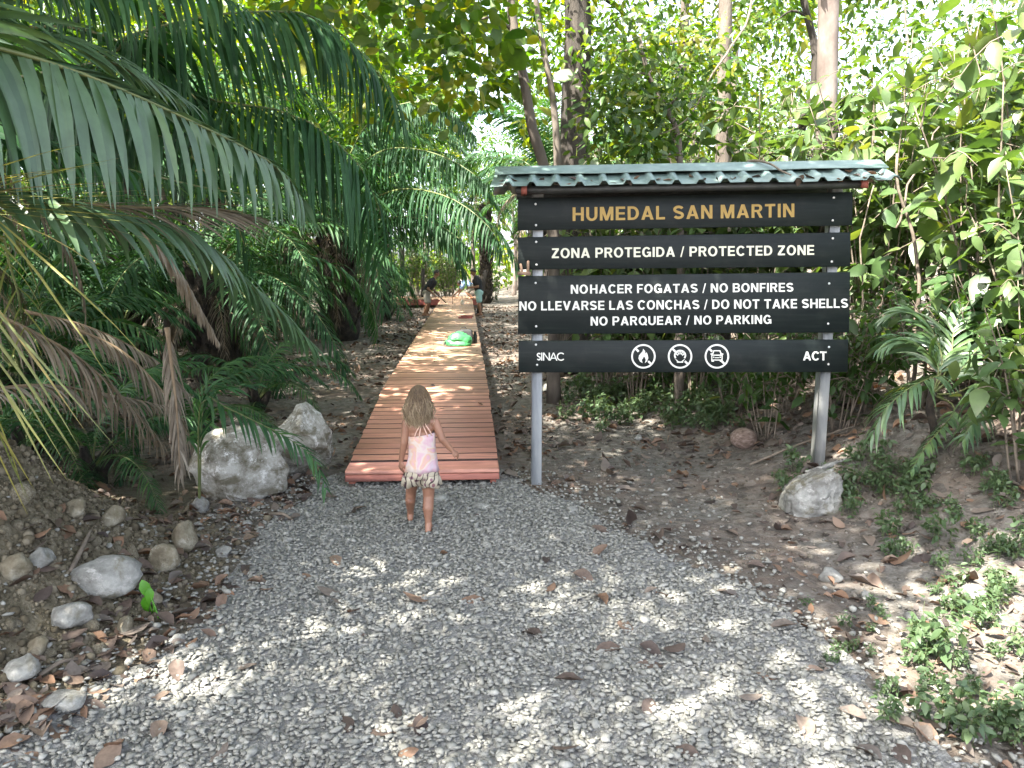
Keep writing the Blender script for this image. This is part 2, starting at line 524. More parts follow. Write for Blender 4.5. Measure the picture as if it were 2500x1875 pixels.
kind(mb.obj('dirt_clods', m_clod, smooth=False), 'stuff')
n = 9000
x = RNG.uniform(-1.5, 4.5, n)
y = RNG.uniform(2.3, 9, n)
k = ~in_poly(x, y, PATH) & (x > 0.4)
x, y = x[k], y[k]
sc = RNG.lognormal(math.log(0.009), 0.5, len(x)).clip(0.004, 0.03)[:, None] * RNG.uniform(0.7, 1.2, (len(x), 3)) * [1, 1, 0.6]
mb = MB()
scatter_shapes(mb, shapes, ICO1[1], np.stack([x, y, ground_h(x, y) + 0.003], 1), sc, RNG.uniform(0, 1, len(x)), seed=5)
kind(mb.obj('pebbles', surf('grit', [(0.08, 0.07, 0.055), (0.14, 0.125, 0.1), (0.22, 0.2, 0.17)], 18, 0.9, 0.3, 0.004, use_rnd=0.8, spec=0.2), smooth=False), 'stuff')

# ------------------------------------------------------------------ rocks, each its own thing
def rockmat(name, dark, mid, pale, spot):
    m, nt, N, L, p = new_mat(name)
    a = ramp(nt, noise_tex(nt, 5.5, 8, 0.7), [dark, mid, pale], [0.38, 0.5, 0.62])
    b = ramp(nt, noise_tex(nt, 13, 7, 0.78, 0.15), [(0,) * 3, (1,) * 3], [0.54, 0.64])
    c = ramp(nt, noise_tex(nt, 5.1, 6, 0.65, 0.4, stretch=(1, 1, 1.6)), [(0,) * 3, (1,) * 3], [0.52, 0.62])
    col = mixc(nt, b, a, spot)
    col = mixc(nt, math_node(nt, 'MULTIPLY', c, 0.75), col, (0.11, 0.095, 0.055))
    L.new(col, p.inputs['Base Color'])
    p.inputs['Roughness'].default_value = 0.9
    p.inputs['Specular IOR Level'].default_value = 0.1
    h = math_node(nt, 'ADD', noise_tex(nt, 12, 8, 0.72), math_node(nt, 'MULTIPLY', noise_tex(nt, 60, 4), 0.3))
    bump(nt, h, p, 0.7, 0.03)
    return m
M['lime'] = rockmat('limestone', (0.12, 0.108, 0.078), (0.3, 0.288, 0.245), (0.46, 0.45, 0.405), (0.68, 0.67, 0.63))
M['greyrock'] = rockmat('grey_rock', (0.15, 0.145, 0.13), (0.24, 0.24, 0.22), (0.34, 0.34, 0.31), (0.4, 0.39, 0.36))
M['tanrock'] = rockmat('tan_stone', (0.12, 0.1, 0.07), (0.2, 0.175, 0.125), (0.28, 0.255, 0.19), (0.36, 0.34, 0.28))
def rock(name, label, cat, loc, size, seed, mat, rotz=0.0, sub=ICO4, cuts=10, group=None, sink=0.3, depth=(0.55, 0.85), fine=0.03, tilt=0.0):
    V = rock_shape(sub, seed, cuts, 0.14, 1.3, depth, fine)
    lo, hi = V.min(0), V.max(0)
    V = (V - (lo + hi) / 2) / (hi - lo) * np.asarray(size)
    R = np.array(Euler((tilt, 0, rotz)).to_matrix())
    V = V @ R.T
    V[:, 2] -= V[:, 2].min() + size[2] * sink * 0.3
    mb = MB()
    mb.add(V, [sub[1]])
    o = mb.obj(name, M[mat])
    o.location = loc
    return tag(o, label, cat, group)
b1 = G(556, 1232)
rock('boulder', 'large pale grey limestone boulder mottled brown, in front of the other boulder', 'boulder', gpt(b1[0], b1[1] + 0.28), (0.76, 0.66, 0.62), 17, 'lime', 0.4, cuts=13, sink=0.25, fine=.05, depth=(.6, .88))
b2 = G(728, 1182)
rock('boulder', 'whitish angular boulder half hidden behind the rounder boulder beside the boardwalk', 'boulder', gpt(b2[0] - 0.03, b2[1] + 0.3), (0.68, 0.55, 0.66), 23, 'lime', 1.1, cuts=15, sink=0.25, tilt=-0.2, fine=.06, depth=(.5, .8))
b3 = ghit(2012, 1262)
import bmesh
def hull_rock(name, label, cat, loc, pts, mat, seed, sub=4, amp=.012, rotz=0.0):
    bm_ = bmesh.new()
    for q_ in pts: bm_.verts.new(q_)
    bmesh.ops.convex_hull(bm_, input=bm_.verts)
    bmesh.ops.delete(bm_, geom=[v for v in bm_.verts if not v.link_faces], context='VERTS')
    bmesh.ops.bevel(bm_, geom=list(bm_.edges), offset=.02, segments=2, affect='EDGES')
    bmesh.ops.triangulate(bm_, faces=bm_.faces)
    for _ in range(sub):
        long_ = [e for e in bm_.edges if e.calc_length() > .022]
        if long_: bmesh.ops.subdivide_edges(bm_, edges=long_, cuts=1, use_grid_fill=False)
        bmesh.ops.triangulate(bm_, faces=bm_.faces)
    V = np.array([v.co[:] for v in bm_.verts])
    bm_.normal_update()
    Nn = np.array([v.normal[:] for v in bm_.verts])
    F = np.array([[v.index for v in f.verts] for f in bm_.faces])
    bm_.free()
    V = V + Nn * (amp * fbm(V * 9 + seed, 4, seed) + amp * .8 * fbm(V * [4, 4, 30] + seed, 2, seed + 3))[:, None]
    mb = MB(); mb.add(V, [F])
    o = mb.obj(name, M[mat])
    o.location = loc; o.rotation_euler = (0, 0, rotz)
    return tag(o, label, cat)
wp = [(-.235, -.1, -.03), (-.235, -.12, .15), (-.14, -.12, .23), (.05, -.08, .325), (.13, -.06, .33), (.165, -.06, .27), (.19, -.08, .12), (.2, -.08, -.03), (.05, -.16, -.03), (-.15, -.16, -.03), (.03, -.17, .09), (-.17, -.17, .09)]
wp += [(x_ * .9, .15, z_ * .85) for x_, y_, z_ in wp[:8]]
hull_rock('boulder', 'grey wedge-shaped rock sloping up to a blunt peak at the foot of the sign post', 'boulder', b3 + [0.0, 0.16, 0], wp, 'greyrock', 5, rotz=-.05)
b4 = ghit(250, 1455)
rock('rock', 'smooth oval pale rock with a brown leaf on it, low on the dirt mound', 'rock', b4 + [0, 0.06, 0], (0.36, 0.24, 0.21), 44, 'greyrock', 0.1, cuts=5, depth=(0.75, 0.95), sink=0.5, sub=ICO3)
spec = [  # px, py(base), w, h, seed, mat, label
    (160, 1545, .19, .13, 51, 'greyrock', 'pale jagged stone at the foot of the mound below the smooth oval rock'),
    (298, 1550, .09, .085, 52, 'tanrock', 'small grey stone standing just beneath the green seedling'),
    (82, 1605, .11, .09, 53, 'tanrock', 'dark rounded stone half buried low at the edge of the mound'),
    (95, 1395, .13, .12, 54, 'greyrock', 'white-faced stone stuck in the slope above the oval rock'),
    (440, 1345, .19, .19, 55, 'tanrock', 'brown angular stone leaning on the slope towards the gravel'),
    (395, 1400, .17, .18, 56, 'tanrock', 'blocky brown stone set upright below the leaning angular stone'),
    (310, 1410, .11, .12, 57, 'tanrock', 'upright tan stone close behind the smooth oval rock'),
    (485, 1255, .13, .13, 58, 'greyrock', 'small grey rock at the base of the big limestone boulder'),
    (265, 1285, .16, .12, 59, 'tanrock', 'flat-topped brown stone midway up the mound'),
    (180, 1265, .14, .11, 60, 'tanrock', 'brown stone bedded in the upper slope under the yellow stems'),
    (30, 1420, .14, .14, 61, 'tanrock', 'large earth-coloured stone cut by the edge of the picture'),
    (40, 1670, .17, .10, 62, 'greyrock', 'pale rounded stone low among dark leaves at the mound foot'),
    (140, 1745, .18, .07, 63, 'greyrock', 'flat pale slab of stone lying among fallen leaves'),
    (430, 1575, .09, .05, 64, 'greyrock', 'flat white stone in the leaf strip beside the gravel'),
    (2035, 1425, .14, .09, 65, 'greyrock', 'pale grey stone with a flat top on the dirt in front of the sign'),
    (2390, 1470, .17, .09, 66, 'greyrock', 'flat oblong stone on the dirt behind the sunlit weeds'),
    (2118, 1465, .06, .05, 67, 'greyrock', 'little pinkish stone just below the pale flat-topped stone'),
    (1400, 1252, .10, .05, 68, 'greyrock', 'whitish stone at the gravel edge past the sign post'),
    (1075, 1225, .15, .06, 69, 'greyrock', 'flat grey stone in the gravel beside the child'),
    (1180, 1245, .17, .05, 70, 'greyrock', 'low dark slab in the gravel in front of the boardwalk end'),
    (1340, 960, .26, .15, 71, 'greyrock', 'white stone on the litter under the sign between its posts'),
    (1560, 1075, .10, .06, 72, 'greyrock', 'small grey stone on the dirt track behind the sign'),
    (545, 1360, .11, .07, 73, 'greyrock', 'pale chip of stone in the leaves beside the path'),
    (600, 1290, .09, .06, 74, 'greyrock', 'tiny white stone lying in the leaves in front of the boulders'),
    (365, 1480, .11, .08, 75, 'tanrock', 'squat brown stone at the mound foot beside the seedling'),
    (2230, 1520, .08, .05, 76, 'greyrock', 'grey pebble stone between weeds on the bare dirt'),
    (700, 1330, .08, .05, 77, 'greyrock', 'small round stone at the boundary of leaves and gravel'),
]
for (px, py, w_, h_, sd_, mt, lb) in spec:
    q_ = ghit(px, py)
    rock('stone', lb, 'stone', q_ + [0, w_ * 0.3, 0], (w_, w_ * 0.8, h_), sd_, mt, sd_ * 1.3, ICO3, 9, sink=0.4)
# many look-alike lumps
proto = [rock_shape(ICO2, 400 + k, 8, 0.16, 1.4, (0.55, 0.85), 0.03) for k in range(5)]
pm = []
for k, V in enumerate(proto):
    mb = MB()
    mb.add(V, [ICO2[1]])
    pm.append(mb.mesh('stone', M['tanrock']))
c_ = 0
while c_ < 40:
    px, py = RNG.uniform(-20, 560), RNG.uniform(1150, 1720)
    q_ = ghit(px, py)
    if ground_h(q_[0], q_[1]) < 0.05 or in_poly(q_[0], q_[1], PATH): continue
    s_ = RNG.lognormal(math.log(0.026), 0.35)
    o = link('small_stone', pm[c_ % 5], None, q_ + [0, 0, s_ * 0.2], tuple(RNG.uniform(0, 6, 3)), (s_ * 1.2, s_, s_ * 0.8))
    tag(o, 'small earth-coloured stone bedded in the crumbly dirt mound', 'stone', 'small stones bedded in the dirt mound')
    c_ += 1
# ------------------------------------------------------------------ the sign
SA = RAD(4.0)
s_n = np.array([math.sin(SA), math.cos(SA), 0.0])       # into the scene, away from the reader
s_u = np.array([math.cos(SA), -math.sin(SA), 0.0])
s_b = np.array([0.582, 6.18, 0.0])
def szp(x, y, dep=0.0):                                    # photo detail -> sign face (or a plane dep behind it)
    d = ray(1200 + x / 2.212, 350 + y / 2.212)
    t = (s_n @ (s_b - EYE) + dep) / (s_n @ d)
    r = EYE + t * d - s_b
    return np.array([r @ s_u, 0.0, r[2]])
sign = thing('sign', 'dark green slatted information board with metal roof on two grey posts', 'sign', s_b, -SA)
m, nt, N, L, p = new_mat('painted_board')
g1 = noise_tex(nt, 5, 6, 0.6, stretch=(0.5, 1, 9))
c = ramp(nt, g1, [(0.005, 0.008, 0.009), (0.0085, 0.013, 0.0125), (0.018, 0.024, 0.021)], [0.3, 0.55, 0.8])
dust = ramp(nt, noise_tex(nt, 3.5, 9, 0.75, 0.3), [(0,) * 3, (0.35,) * 3], [0.5, 0.8])
c = mixc(nt, dust, c, (0.045, 0.045, 0.04))
L.new(c, p.inputs['Base Color'])
p.inputs['Roughness'].default_value = 0.55
p.inputs['Specular IOR Level'].default_value = 0.25
bump(nt, noise_tex(nt, 14, 5, stretch=(0.3, 1, 12)), p, 0.12, 0.003)
M['board'] = m
M['white_paint'] = surf('cream_paint', [(0.62, 0.62, 0.56), (0.74, 0.74, 0.69)], 20, 0.55, 0.05)
M['cream_paint'] = surf('yellowish_paint', [(0.6, 0.6, 0.46), (0.7, 0.69, 0.55)], 20, 0.55, 0.05)
M['gold_paint'] = surf('gold_paint', [(0.32, 0.195, 0.035), (0.4, 0.26, 0.055)], 25, 0.5, 0.05)
M['galv'] = surf('galvanised_steel', [(0.22, 0.23, 0.24), (0.33, 0.34, 0.34), (0.42, 0.42, 0.4)], 3, 0.5, 0.1, 0.003, stretch=(3, 3, 0.6), metal=0.3)
M['roof_paint'] = surf('green_roof_paint', [(0.1, 0.155, 0.142), (0.145, 0.21, 0.192), (0.2, 0.27, 0.25)], 5, 0.45, 0.1, 0.003)
M['red_paint'] = surf('red_oxide_paint', [(0.16, 0.04, 0.025), (0.26, 0.07, 0.045)], 12, 0.7, 0.2)
M['dark_steel'] = surf('dark_purlin', [(0.02, 0.022, 0.022), (0.05, 0.05, 0.045)], 10, 0.6, 0.1)

PAN = [((143, 295), (1952, 262), (140, 470), (1950, 443)), ((143, 507), (1940, 480), (143, 682), (1938, 665)),
       ((145, 717), (1938, 695), (143, 1030), (1932, 1022)), ((145, 1067), (1928, 1060), (147, 1238), (1925, 1235))]
panels = []
for (tl, tr, bl, br) in PAN:
    tl, tr, bl, br = [szp(*c_) for c_ in (tl, tr, bl, br)]
    mb = MB()
    th = 0.028
    f, e = 0.0, 0.004
    fr = np.array([bl + [e, 0, e], br + [-e, 0, e], tr + [-e, 0, -e], tl + [e, 0, -e]])
    md = np.array([bl, br, tr, tl]) + [0, e, 0]
    bk = np.array([bl, br, tr, tl]) + [0, th, 0]
    V = np.vstack([fr, md, bk])
    F = [(0, 1, 2, 3), (11, 10, 9, 8)]
    for a in (0, 4):
        for j in range(4): F.append((a + (j + 1) % 4, a + j, a + 4 + j, a + 4 + (j + 1) % 4))
    mb.add(V, F)
    panels.append(mb.obj('panel', M['board'], sign, smooth=False))

# letters: heavy grotesque capitals as flat strokes, cap height 1
def ring(cx, cy, rx, ry, a0, a1, t=0.2, ty=0.17, n=28):
    a = np.radians(np.linspace(a0, a1, n))
    o = np.stack([cx + rx * np.cos(a), cy + ry * np.sin(a)], 1)
    i = np.stack([cx + (rx - t) * np.cos(a), cy + (ry - ty) * np.sin(a)], 1)
    return ('strip', o, i)
def rc(x0, y0, x1, y1): return ('poly', np.array([(x0, y0), (x1, y0), (x1, y1), (x0, y1)], float))
def pl(*p): return ('poly', np.array(p, float))
def sstroke(t=0.19):
    a1 = np.radians(np.linspace(22, 270, 22))
    up = np.stack([.37 + .275 * np.cos(a1), .715 + .19 * np.sin(a1)], 1)
    a2 = np.radians(np.linspace(90, -158, 22))
    lo = np.stack([.37 + .275 * np.cos(a2), .285 + .19 * np.sin(a2)], 1)
    c_ = np.vstack([up[:-3], [(.37, .5)], lo[3:]])
    T = nrm(np.gradient(c_, axis=0))
    n_ = np.stack([-T[:, 1], T[:, 0]], 1)
    return ('strip', c_ + n_ * t / 2, c_ - n_ * t / 2)
GL = {
    'H': (.78, [rc(0, 0, .2, 1), rc(.58, 0, .78, 1), rc(.2, .42, .58, .59)]),
    'U': (.78, [rc(0, .38, .2, 1), rc(.58, .38, .78, 1), ring(.39, .38, .39, .4, 180, 360)]),
    'M': (.94, [rc(0, 0, .19, 1), rc(.75, 0, .94, 1), pl((.0, 1), (.27, 1), (.56, 0), (.38, 0)), pl((.94, 1), (.67, 1), (.38, 0), (.56, 0))]),
    'E': (.66, [rc(0, 0, .2, 1), rc(.2, 0, .66, .17), rc(.2, .42, .62, .58), rc(.2, .83, .65, 1)]),
    'D': (.78, [rc(0, 0, .2, 1), rc(.2, 0, .34, .17), rc(.2, .83, .34, 1), ring(.34, .5, .44, .5, -90, 90)]),
    'A': (.86, [pl((0, 0), (.22, 0), (.54, 1), (.32, 1)), pl((.86, 0), (.64, 0), (.32, 1), (.54, 1)), rc(.2, .21, .66, .36)]),
    'L': (.62, [rc(0, 0, .2, 1), rc(.2, 0, .62, .17)]),
    'S': (.74, [sstroke()]),
    'N': (.78, [rc(0, 0, .2, 1), rc(.58, 0, .78, 1), pl((0, 1), (.22, 1), (.78, 0), (.56, 0))]),
    'R': (.76, [rc(0, 0, .2, 1), rc(.2, .83, .44, 1), rc(.2, .42, .44, .58), ring(.44, .71, .3, .29, -90, 90, .2, .16), pl((.34, .45), (.54, .45), (.77, 0), (.55, 0))]),
    'P': (.72, [rc(0, 0, .2, 1), rc(.2, .83, .42, 1), rc(.2, .36, .42, .52), ring(.42, .68, .3, .32, -90, 90, .2, .16)]),
    'T': (.72, [rc(0, .83, .72, 1), rc(.26, 0, .46, .83)]),
    'I': (.2, [rc(0, 0, .2, 1)]),
    'Z': (.7, [rc(0, 0, .69, .17), rc(.03, .83, .68, 1), pl((0, .16), (.26, .16), (.68, .84), (.42, .84))]),
    'O': (.88, [ring(.44, .5, .44, .52, 0, 360, .21, .17, 40)]),
    'Q': (.88, [ring(.44, .5, .44, .52, 0, 360, .21, .17, 40), pl((.48, .26), (.6, .36), (.9, .03), (.78, -.07))]),
    'C': (.82, [ring(.43, .5, .43, .52, 38, 322, .21, .17, 34)]),
    'G': (.86, [ring(.43, .5, .43, .52, 38, 335, .21, .17, 34), rc(.46, .38, .84, .53), rc(.67, .02, .84, .38)]),
    'F': (.62, [rc(0, 0, .2, 1), rc(.2, .83, .62, 1), rc(.2, .41, .57, .57)]),
    'B': (.75, [rc(0, 0, .2, 1), rc(.2, .83, .44, 1), rc(.2, .43, .46, .58), rc(.2, 0, .46, .17), ring(.44, .72, .28, .28, -90, 90, .19, .15), ring(.46, .29, .3, .29, -90, 90, .2, .16)]),
    'V': (.82, [pl((0, 1), (.22, 1), (.52, 0), (.31, 0)), pl((.82, 1), (.6, 1), (.3, 0), (.51, 0))]),
    'K': (.8, [rc(0, 0, .2, 1), pl((.2, .28), (.2, .55), (.56, 1), (.8, 1)), pl((.28, .5), (.42, .66), (.82, 0), (.58, 0))]),
    '/': (.34, [pl((-.02, -.05), (.1, -.05), (.36, 1.03), (.24, 1.03))]),
    ' ': (.24, []), '_': (-.04, []),
}
def text_geo(s, gap=0.15):
    out, x = [], 0.0
    for ch in s:
        w, st = GL[ch]
        for (k_, *a) in st: out.append((k_, *[q_ + [x, 0] for q_ in a]))
        x += w + gap
    return out, x - gap
DEP = 0.0012
def flat(mb, st, mp, d0):
    """strokes on the sign face; each a hair proud of the one before"""
    for i, (k_, *a) in enumerate(st):
        d = d0 - 0.00012 * (i % 9)
        if k_ == 'poly':
            V = np.array([mp(*q_) for q_ in a[0]]) + [0, d, 0]
            mb.add(V, [tuple(range(len(V)))])
        else:
            o, i_ = a
            V = np.vstack([[mp(*q_) for q_ in o], [mp(*q_) for q_ in i_]]) + [0, d, 0]
            n_ = len(o)
            mb.add(V, [(j, j + 1, n_ + j + 1, n_ + j) for j in range(n_ - 1)])
def quadmap(bl, br, tr, tl, w):
    bl, br, tr, tl = [szp(*c_) for c_ in (bl, br, tr, tl)]
    return lambda x, y: (bl * (1 - x / w) + br * (x / w)) * (1 - y) + (tl * (1 - x / w) + tr * (x / w)) * y
LINES = [(0, 'HUMEDAL SAN MARTIN', (438, 419), (1635, 398), (1635, 325), (438, 346), 'gold_paint', .17),
         (1, 'ZONA PROTEGIDA / PROTECTED ZONE', (325, 620), (1742, 602), (1742, 549), (325, 567), 'cream_paint', .14),
         (2, 'NO_HACER FOGATAS / NO BONFIRES', (428, 812), (1630, 801), (1630, 753), (428, 764), 'white_paint', .14),
         (2, 'NO LLEVARSE LAS CONCHAS / DO NOT TAKE SHELLS', (150, 903), (1925, 888), (1925, 838), (150, 854), 'white_paint', .13),
         (2, 'NO PARQUEAR / NO PARKING', (535, 984), (1512, 974), (1512, 927), (535, 936), 'white_paint', .14),
         (3, 'ACT', (1682, 1172), (1810, 1172), (1810, 1124), (1682, 1124), 'white_paint', .06)]
for (pi, s_, bl, br, tr, tl, mt, gp) in LINES:
    wtot = text_geo(s_, gp)[1]
    mp = quadmap(bl, br, tr, tl, wtot)
    x_ = 0.0
    for word in s_.replace('_', ' _').split(' '):
        st, w = text_geo(word, gp)
        mb = MB()
        flat(mb, st, (lambda q_: lambda x, y: mp(x + q_, y))(x_), -DEP)
        mb.obj('lettering', M[mt], panels[pi], smooth=False)
        x_ += w + gp + (GL[' '][0] + gp if '_' not in s_ or word != 'NO' or x_ > 0 else 0)
# thin geometric SINAC, letters closed up
def line_st(pts, t):
    P = np.array(pts, float)
    T = nrm(np.gradient(P, axis=0))
    n_ = np.stack([-T[:, 1], T[:, 0]], 1)
    return ('strip', P + n_ * t / 2, P - n_ * t / 2)
t = .15
sS = [(x * .62, y) for x, y in ((sstroke(t)[1] + sstroke(t)[2]) / 2)]
st = [line_st(sS, t), rc(.5, 0, .64, 1), rc(.72, 0, .86, 1), rc(1.40, 0, 1.54, 1), pl((.72, 1), (.86, 1), (1.54, 0), (1.40, 0)),
      pl((1.5, 0), (1.63, 0), (2.03, 1), (1.9, 1)), pl((2.42, 0), (2.29, 0), (1.9, 1), (2.03, 1)), rc(1.68, .25, 2.26, .36), ring(2.85, .5, .5, .52, 42, 318, .14, .14, 30)]
mb = MB()
flat(mb, st, quadmap((245, 1173), (393, 1173), (393, 1130), (245, 1130), 3.24), -DEP)
mb.obj('lettering', M['white_paint'], panels[3], smooth=False)
# three prohibition signs
def icon(cx, cy, st):
    r = 66.0
    mp = quadmap((cx - r, cy + r), (cx + r, cy + r), (cx + r, cy - r), (cx - r, cy - r), 1.0)
    mb = MB()
    f2 = lambda x, y: mp((x + 1) / 2, (y + 1) / 2)
    flat(mb, [ring(0, 0, 1, 1, 0, 360, .14, .14, 48), pl((-.72, .6), (-.6, .72), (-.33, .45), (-.45, .33)), pl((.72, -.6), (.6, -.72), (.33, -.45), (.45, -.33))] + st, f2, -DEP)
    mb.obj('icon', M['white_paint'], panels[3], smooth=False)
fl = np.array([(-.02, .62), (.14, .42), (.16, .22), (.26, .34), (.36, .12), (.4, -.14), (.3, -.4), (.12, -.55), (.2, -.3), (.12, -.1), (.04, .02), (-.02, -.14), (-.14, -.3), (-.06, -.55), (-.28, -.42), (-.4, -.18), (-.36, .06), (-.2, .26), (-.06, .42)])
cen = np.array([(0.0, 0.1)])
flame = []
def tri_fan(P):
    import mathutils
    tr_ = mathutils.geometry.tessellate_polygon([[Vector((a, b, 0)) for a, b in P]])
    return [pl(*[P[i] for i in t_]) for t_ in tr_]
def icon_poly(P):
    return ('ngon', P)
_flat0 = flat
def flat(mb, st, mp, d0):
    for s_ in st:
        if s_[0] == 'ngon':
            for q_ in tri_fan(s_[1]): _flat0(mb, [q_], mp, d0)
    _flat0(mb, [s_ for s_ in st if s_[0] != 'ngon'], mp, d0 - 0.0002)
icon(820, 1150, [icon_poly(fl)])
shell = [ring(0, .08, .5, .46, -35, 215, .13, .13, 26)]
for a in (30, 60, 90, 120, 150):
    d = np.array([math.cos(RAD(a)), math.sin(RAD(a))]); n_ = np.array([-d[1], d[0]]) * .045
    shell.append(('poly', np.array([d * .2 + n_ + [0, -.02], d * .2 - n_ + [0, -.02], d * .46 - n_ + [0, .06], d * .46 + n_ + [0, .06]])))
shell += [pl((-.42, -.2), (-.3, -.26), (-.1, -.42), (-.24, -.42)), pl((.42, -.2), (.3, -.26), (.1, -.42), (.24, -.42)), rc(-.26, -.52, .26, -.42)]
icon(1018, 1150, shell)
car = [rc(-.28, .42, .28, .5), pl((-.28, .5), (-.2, .46), (-.32, .12), (-.42, .12)), pl((.28, .5), (.2, .46), (.32, .12), (.42, .12)), rc(-.46, .06, .46, .14), rc(-.46, -.26, -.38, .06), rc(.38, -.26, .46, .06),
       rc(-.46, -.34, .46, -.26), rc(-.44, -.44, -.24, -.34), rc(.24, -.44, .44, -.34), rc(-.18, -.14, .18, -.08), rc(-.32, -.12, -.22, -.02), rc(.22, -.12, .32, -.02), rc(-.52, .14, -.4, .24), rc(.4, .14, .52, .24)]
icon(1217, 1150, car)
# bolts
BOL = [(0, 238, 328), (0, 240, 442), (0, 1848, 293), (0, 1842, 416), (1, 241, 532), (1, 243, 655), (1, 1843, 513), (1, 1837, 639),
       (2, 238, 754), (2, 241, 988), (2, 1823, 757), (2, 1818, 974), (3, 240, 1087), (3, 246, 1196), (3, 1822, 1100), (3, 1819, 1193)]
M['bolt'] = surf('bolt_steel', [(0.45, 0.45, 0.43), (0.65, 0.65, 0.62)], 50, 0.4, 0, metal=0.3)
bmb = MB()
tube(bmb, [(0, 0, 0), (0, -.003, 0), (0, -.0055, 0)], [.0095, .0095, .005], 12)
bme = bmb.mesh('bolt', M['bolt'])
for (pi, x, y) in BOL:
    o = link('bolt', bme, panels[pi], tuple(szp(x, y)))
# posts (square hollow section)
def post(x0, x1, ztop, y0, y1, base, tops=True):
    mb = MB()
    u0, u1 = szp(*x0)[0], szp(*x1)[0]
    c_ = (u0 + u1) / 2
    box(mb, (c_ - .045, y0, base), (c_ + .045, y1, ztop), bev=.006)
    mb.obj('post', M['galv'], sign, smooth=False)
    return c_
zr = szp(300, 240)[2]
ul = post((213, 1250), (278, 1250), zr + .05, .032, .125, -.06)
ur = post((1772, 1290), (1845, 1290), szp(1830, 215)[2] + .05, .032, .125, .0)
# roof: two corrugated sheets, ridge cap, purlins, red end rafters
ridge_l, ridge_r = szp(20, 142, .08), szp(2095, 104, .08)
def along(f): return ridge_l * (1 - f) + ridge_r * f
yr = 0.08
eL, eR = ridge_l[0] - .0, ridge_r[0] + .0
run = .34
rise = ridge_l[2] - .03 - szp(0, 236, .08 - .34)[2]
def roof_sheet(sgn, name):
    mb = MB()
    nrib = 17
    prof = [(0, 0), (.52, 0), (.64, 1), (.80, 1), (.92, 0)]
    us, hs = [], []
    for k_ in range(nrib):
        for a, b in prof: us.append((k_ + a) / nrib); hs.append(b * .03)
    us.append(1.0); hs.append(0)
    V, F = [], []
    rows = np.linspace(0, 1, 4)
    sag = np.sin(np.array(us) * 23) * .003
    for r_ in rows:
        for k_, (u_, h_) in enumerate(zip(us, hs)):
            q_ = along(u_)
            V.append((q_[0] + (u_ - .5) * .06 * r_, yr + sgn * run * r_, q_[2] - .03 - rise * r_ + h_ + sag[k_] * r_))
    n_ = len(us)
    for i in range(3):
        for j in range(n_ - 1): F.append((i * n_ + j, i * n_ + j + 1, (i + 1) * n_ + j + 1, (i + 1) * n_ + j))
    mb.add(np.array(V), F)
    o = mb.obj(name, M['roof_paint'], roof_root, smooth=False)
    md = o.modifiers.new('thick', 'SOLIDIFY'); md.thickness = .002
    return o
roof_root = link('roof', None, sign)
roof_sheet(-1, 'roof_sheet'); roof_sheet(1, 'roof_sheet')
mb = MB()
P = []
for f_ in np.linspace(0, 1, 12):
    q_ = along(f_)
    wv = .004 * math.sin(f_ * 17)
    for (dy, dz) in ((-.165, -.165 * rise / run - .004 + wv), (-.16, -.16 * rise / run + .004 + wv), (-.02, .004), (0, .010), (.02, .004), (.16, -.16 * rise / run), (.165, -.165 * rise / run)):
        P.append((q_[0], yr + dy, q_[2] + dz + .012))
F = [(i * 7 + j, i * 7 + j + 1, (i + 1) * 7 + j + 1, (i + 1) * 7 + j) for i in range(11) for j in range(6)]
mb.add(np.array(P), F)
o = mb.obj('ridge_cap', M['roof_paint'], roof_root, smooth=False)
o.modifiers.new('thick', 'SOLIDIFY').thickness = .002
for (dy, dz) in ((-.25, -.25 * rise / run - .085), (.25, -.25 * rise / run - .085)):
    mb = MB()
    a, b = along(.055), along(.93)
    tube(mb, [(a[0], yr + dy, a[2] + dz), (b[0], yr + dy, b[2] + dz)], .032, 4)
    mb.obj('purlin', M['dark_steel'], roof_root, smooth=False)
for f_ in (.075, .925):
    mb = MB()
    q_ = along(f_)
    for sg in (-1, 1):
        V = np.array([(q_[0] + dx, yr + sg * y_, q_[2] + z_) for dx in (-.022, .022) for (y_, z_) in ((0.0, -.05), (0.0, -.10), (.3, -.3 * rise / run - .05), (.3, -.3 * rise / run - .10))])
        mb.add(V, [(0, 1, 3, 2), (4, 6, 7, 5), (0, 4, 5, 1), (2, 3, 7, 6), (0, 2, 6, 4), (1, 5, 7, 3)])
    mb.obj('rafter', M['red_paint'], roof_root, smooth=False)
for u_ in (ul, ur):
    mb = MB()
    z0 = zr + (ridge_r[2] - ridge_l[2]) * (u_ - ul) / (ur - ul)
    box(mb, (u_ - .05, .03 - .12, z0 + .0), (u_ + .05, .13 + .1, z0 + .05), bev=.004)
    mb.obj('bracket', M['dark_steel'], roof_root, smooth=False)
# pegs tucked between two boards
pg = link('peg_rack', None, None, tuple(s_b), (0, 0, -SA))
tag(pg, 'small light wooden pegs wedged between two boards at the edge of the sign', 'pegs')
M['peg'] = surf('peg_wood', [(0.16, 0.1, 0.065), (0.26, 0.17, 0.11)], 20, 0.7, 0.2)
for (x0, y0, x1, y1) in ((157, 652, 168, 712), (198, 636, 197, 712)):
    mb = MB()
    a, b = szp(x0, y0), szp(x1, y1)
    tube(mb, [b + [0, -.02, 0], (a + b) / 2 + [0, -.02, 0], a + [0, -.02, 0], a + [0, -.02, .004]], [.011, .011, .011, .006], 10)
    mb.obj('peg', M['peg'], pg)
mb = MB()
a, b = szp(138, 712), szp(212, 712)
box(mb, (a[0], -.035, a[2]), (b[0], .0, a[2] + .028), bev=.003)
mb.obj('ledge', M['peg'], pg, smooth=False)
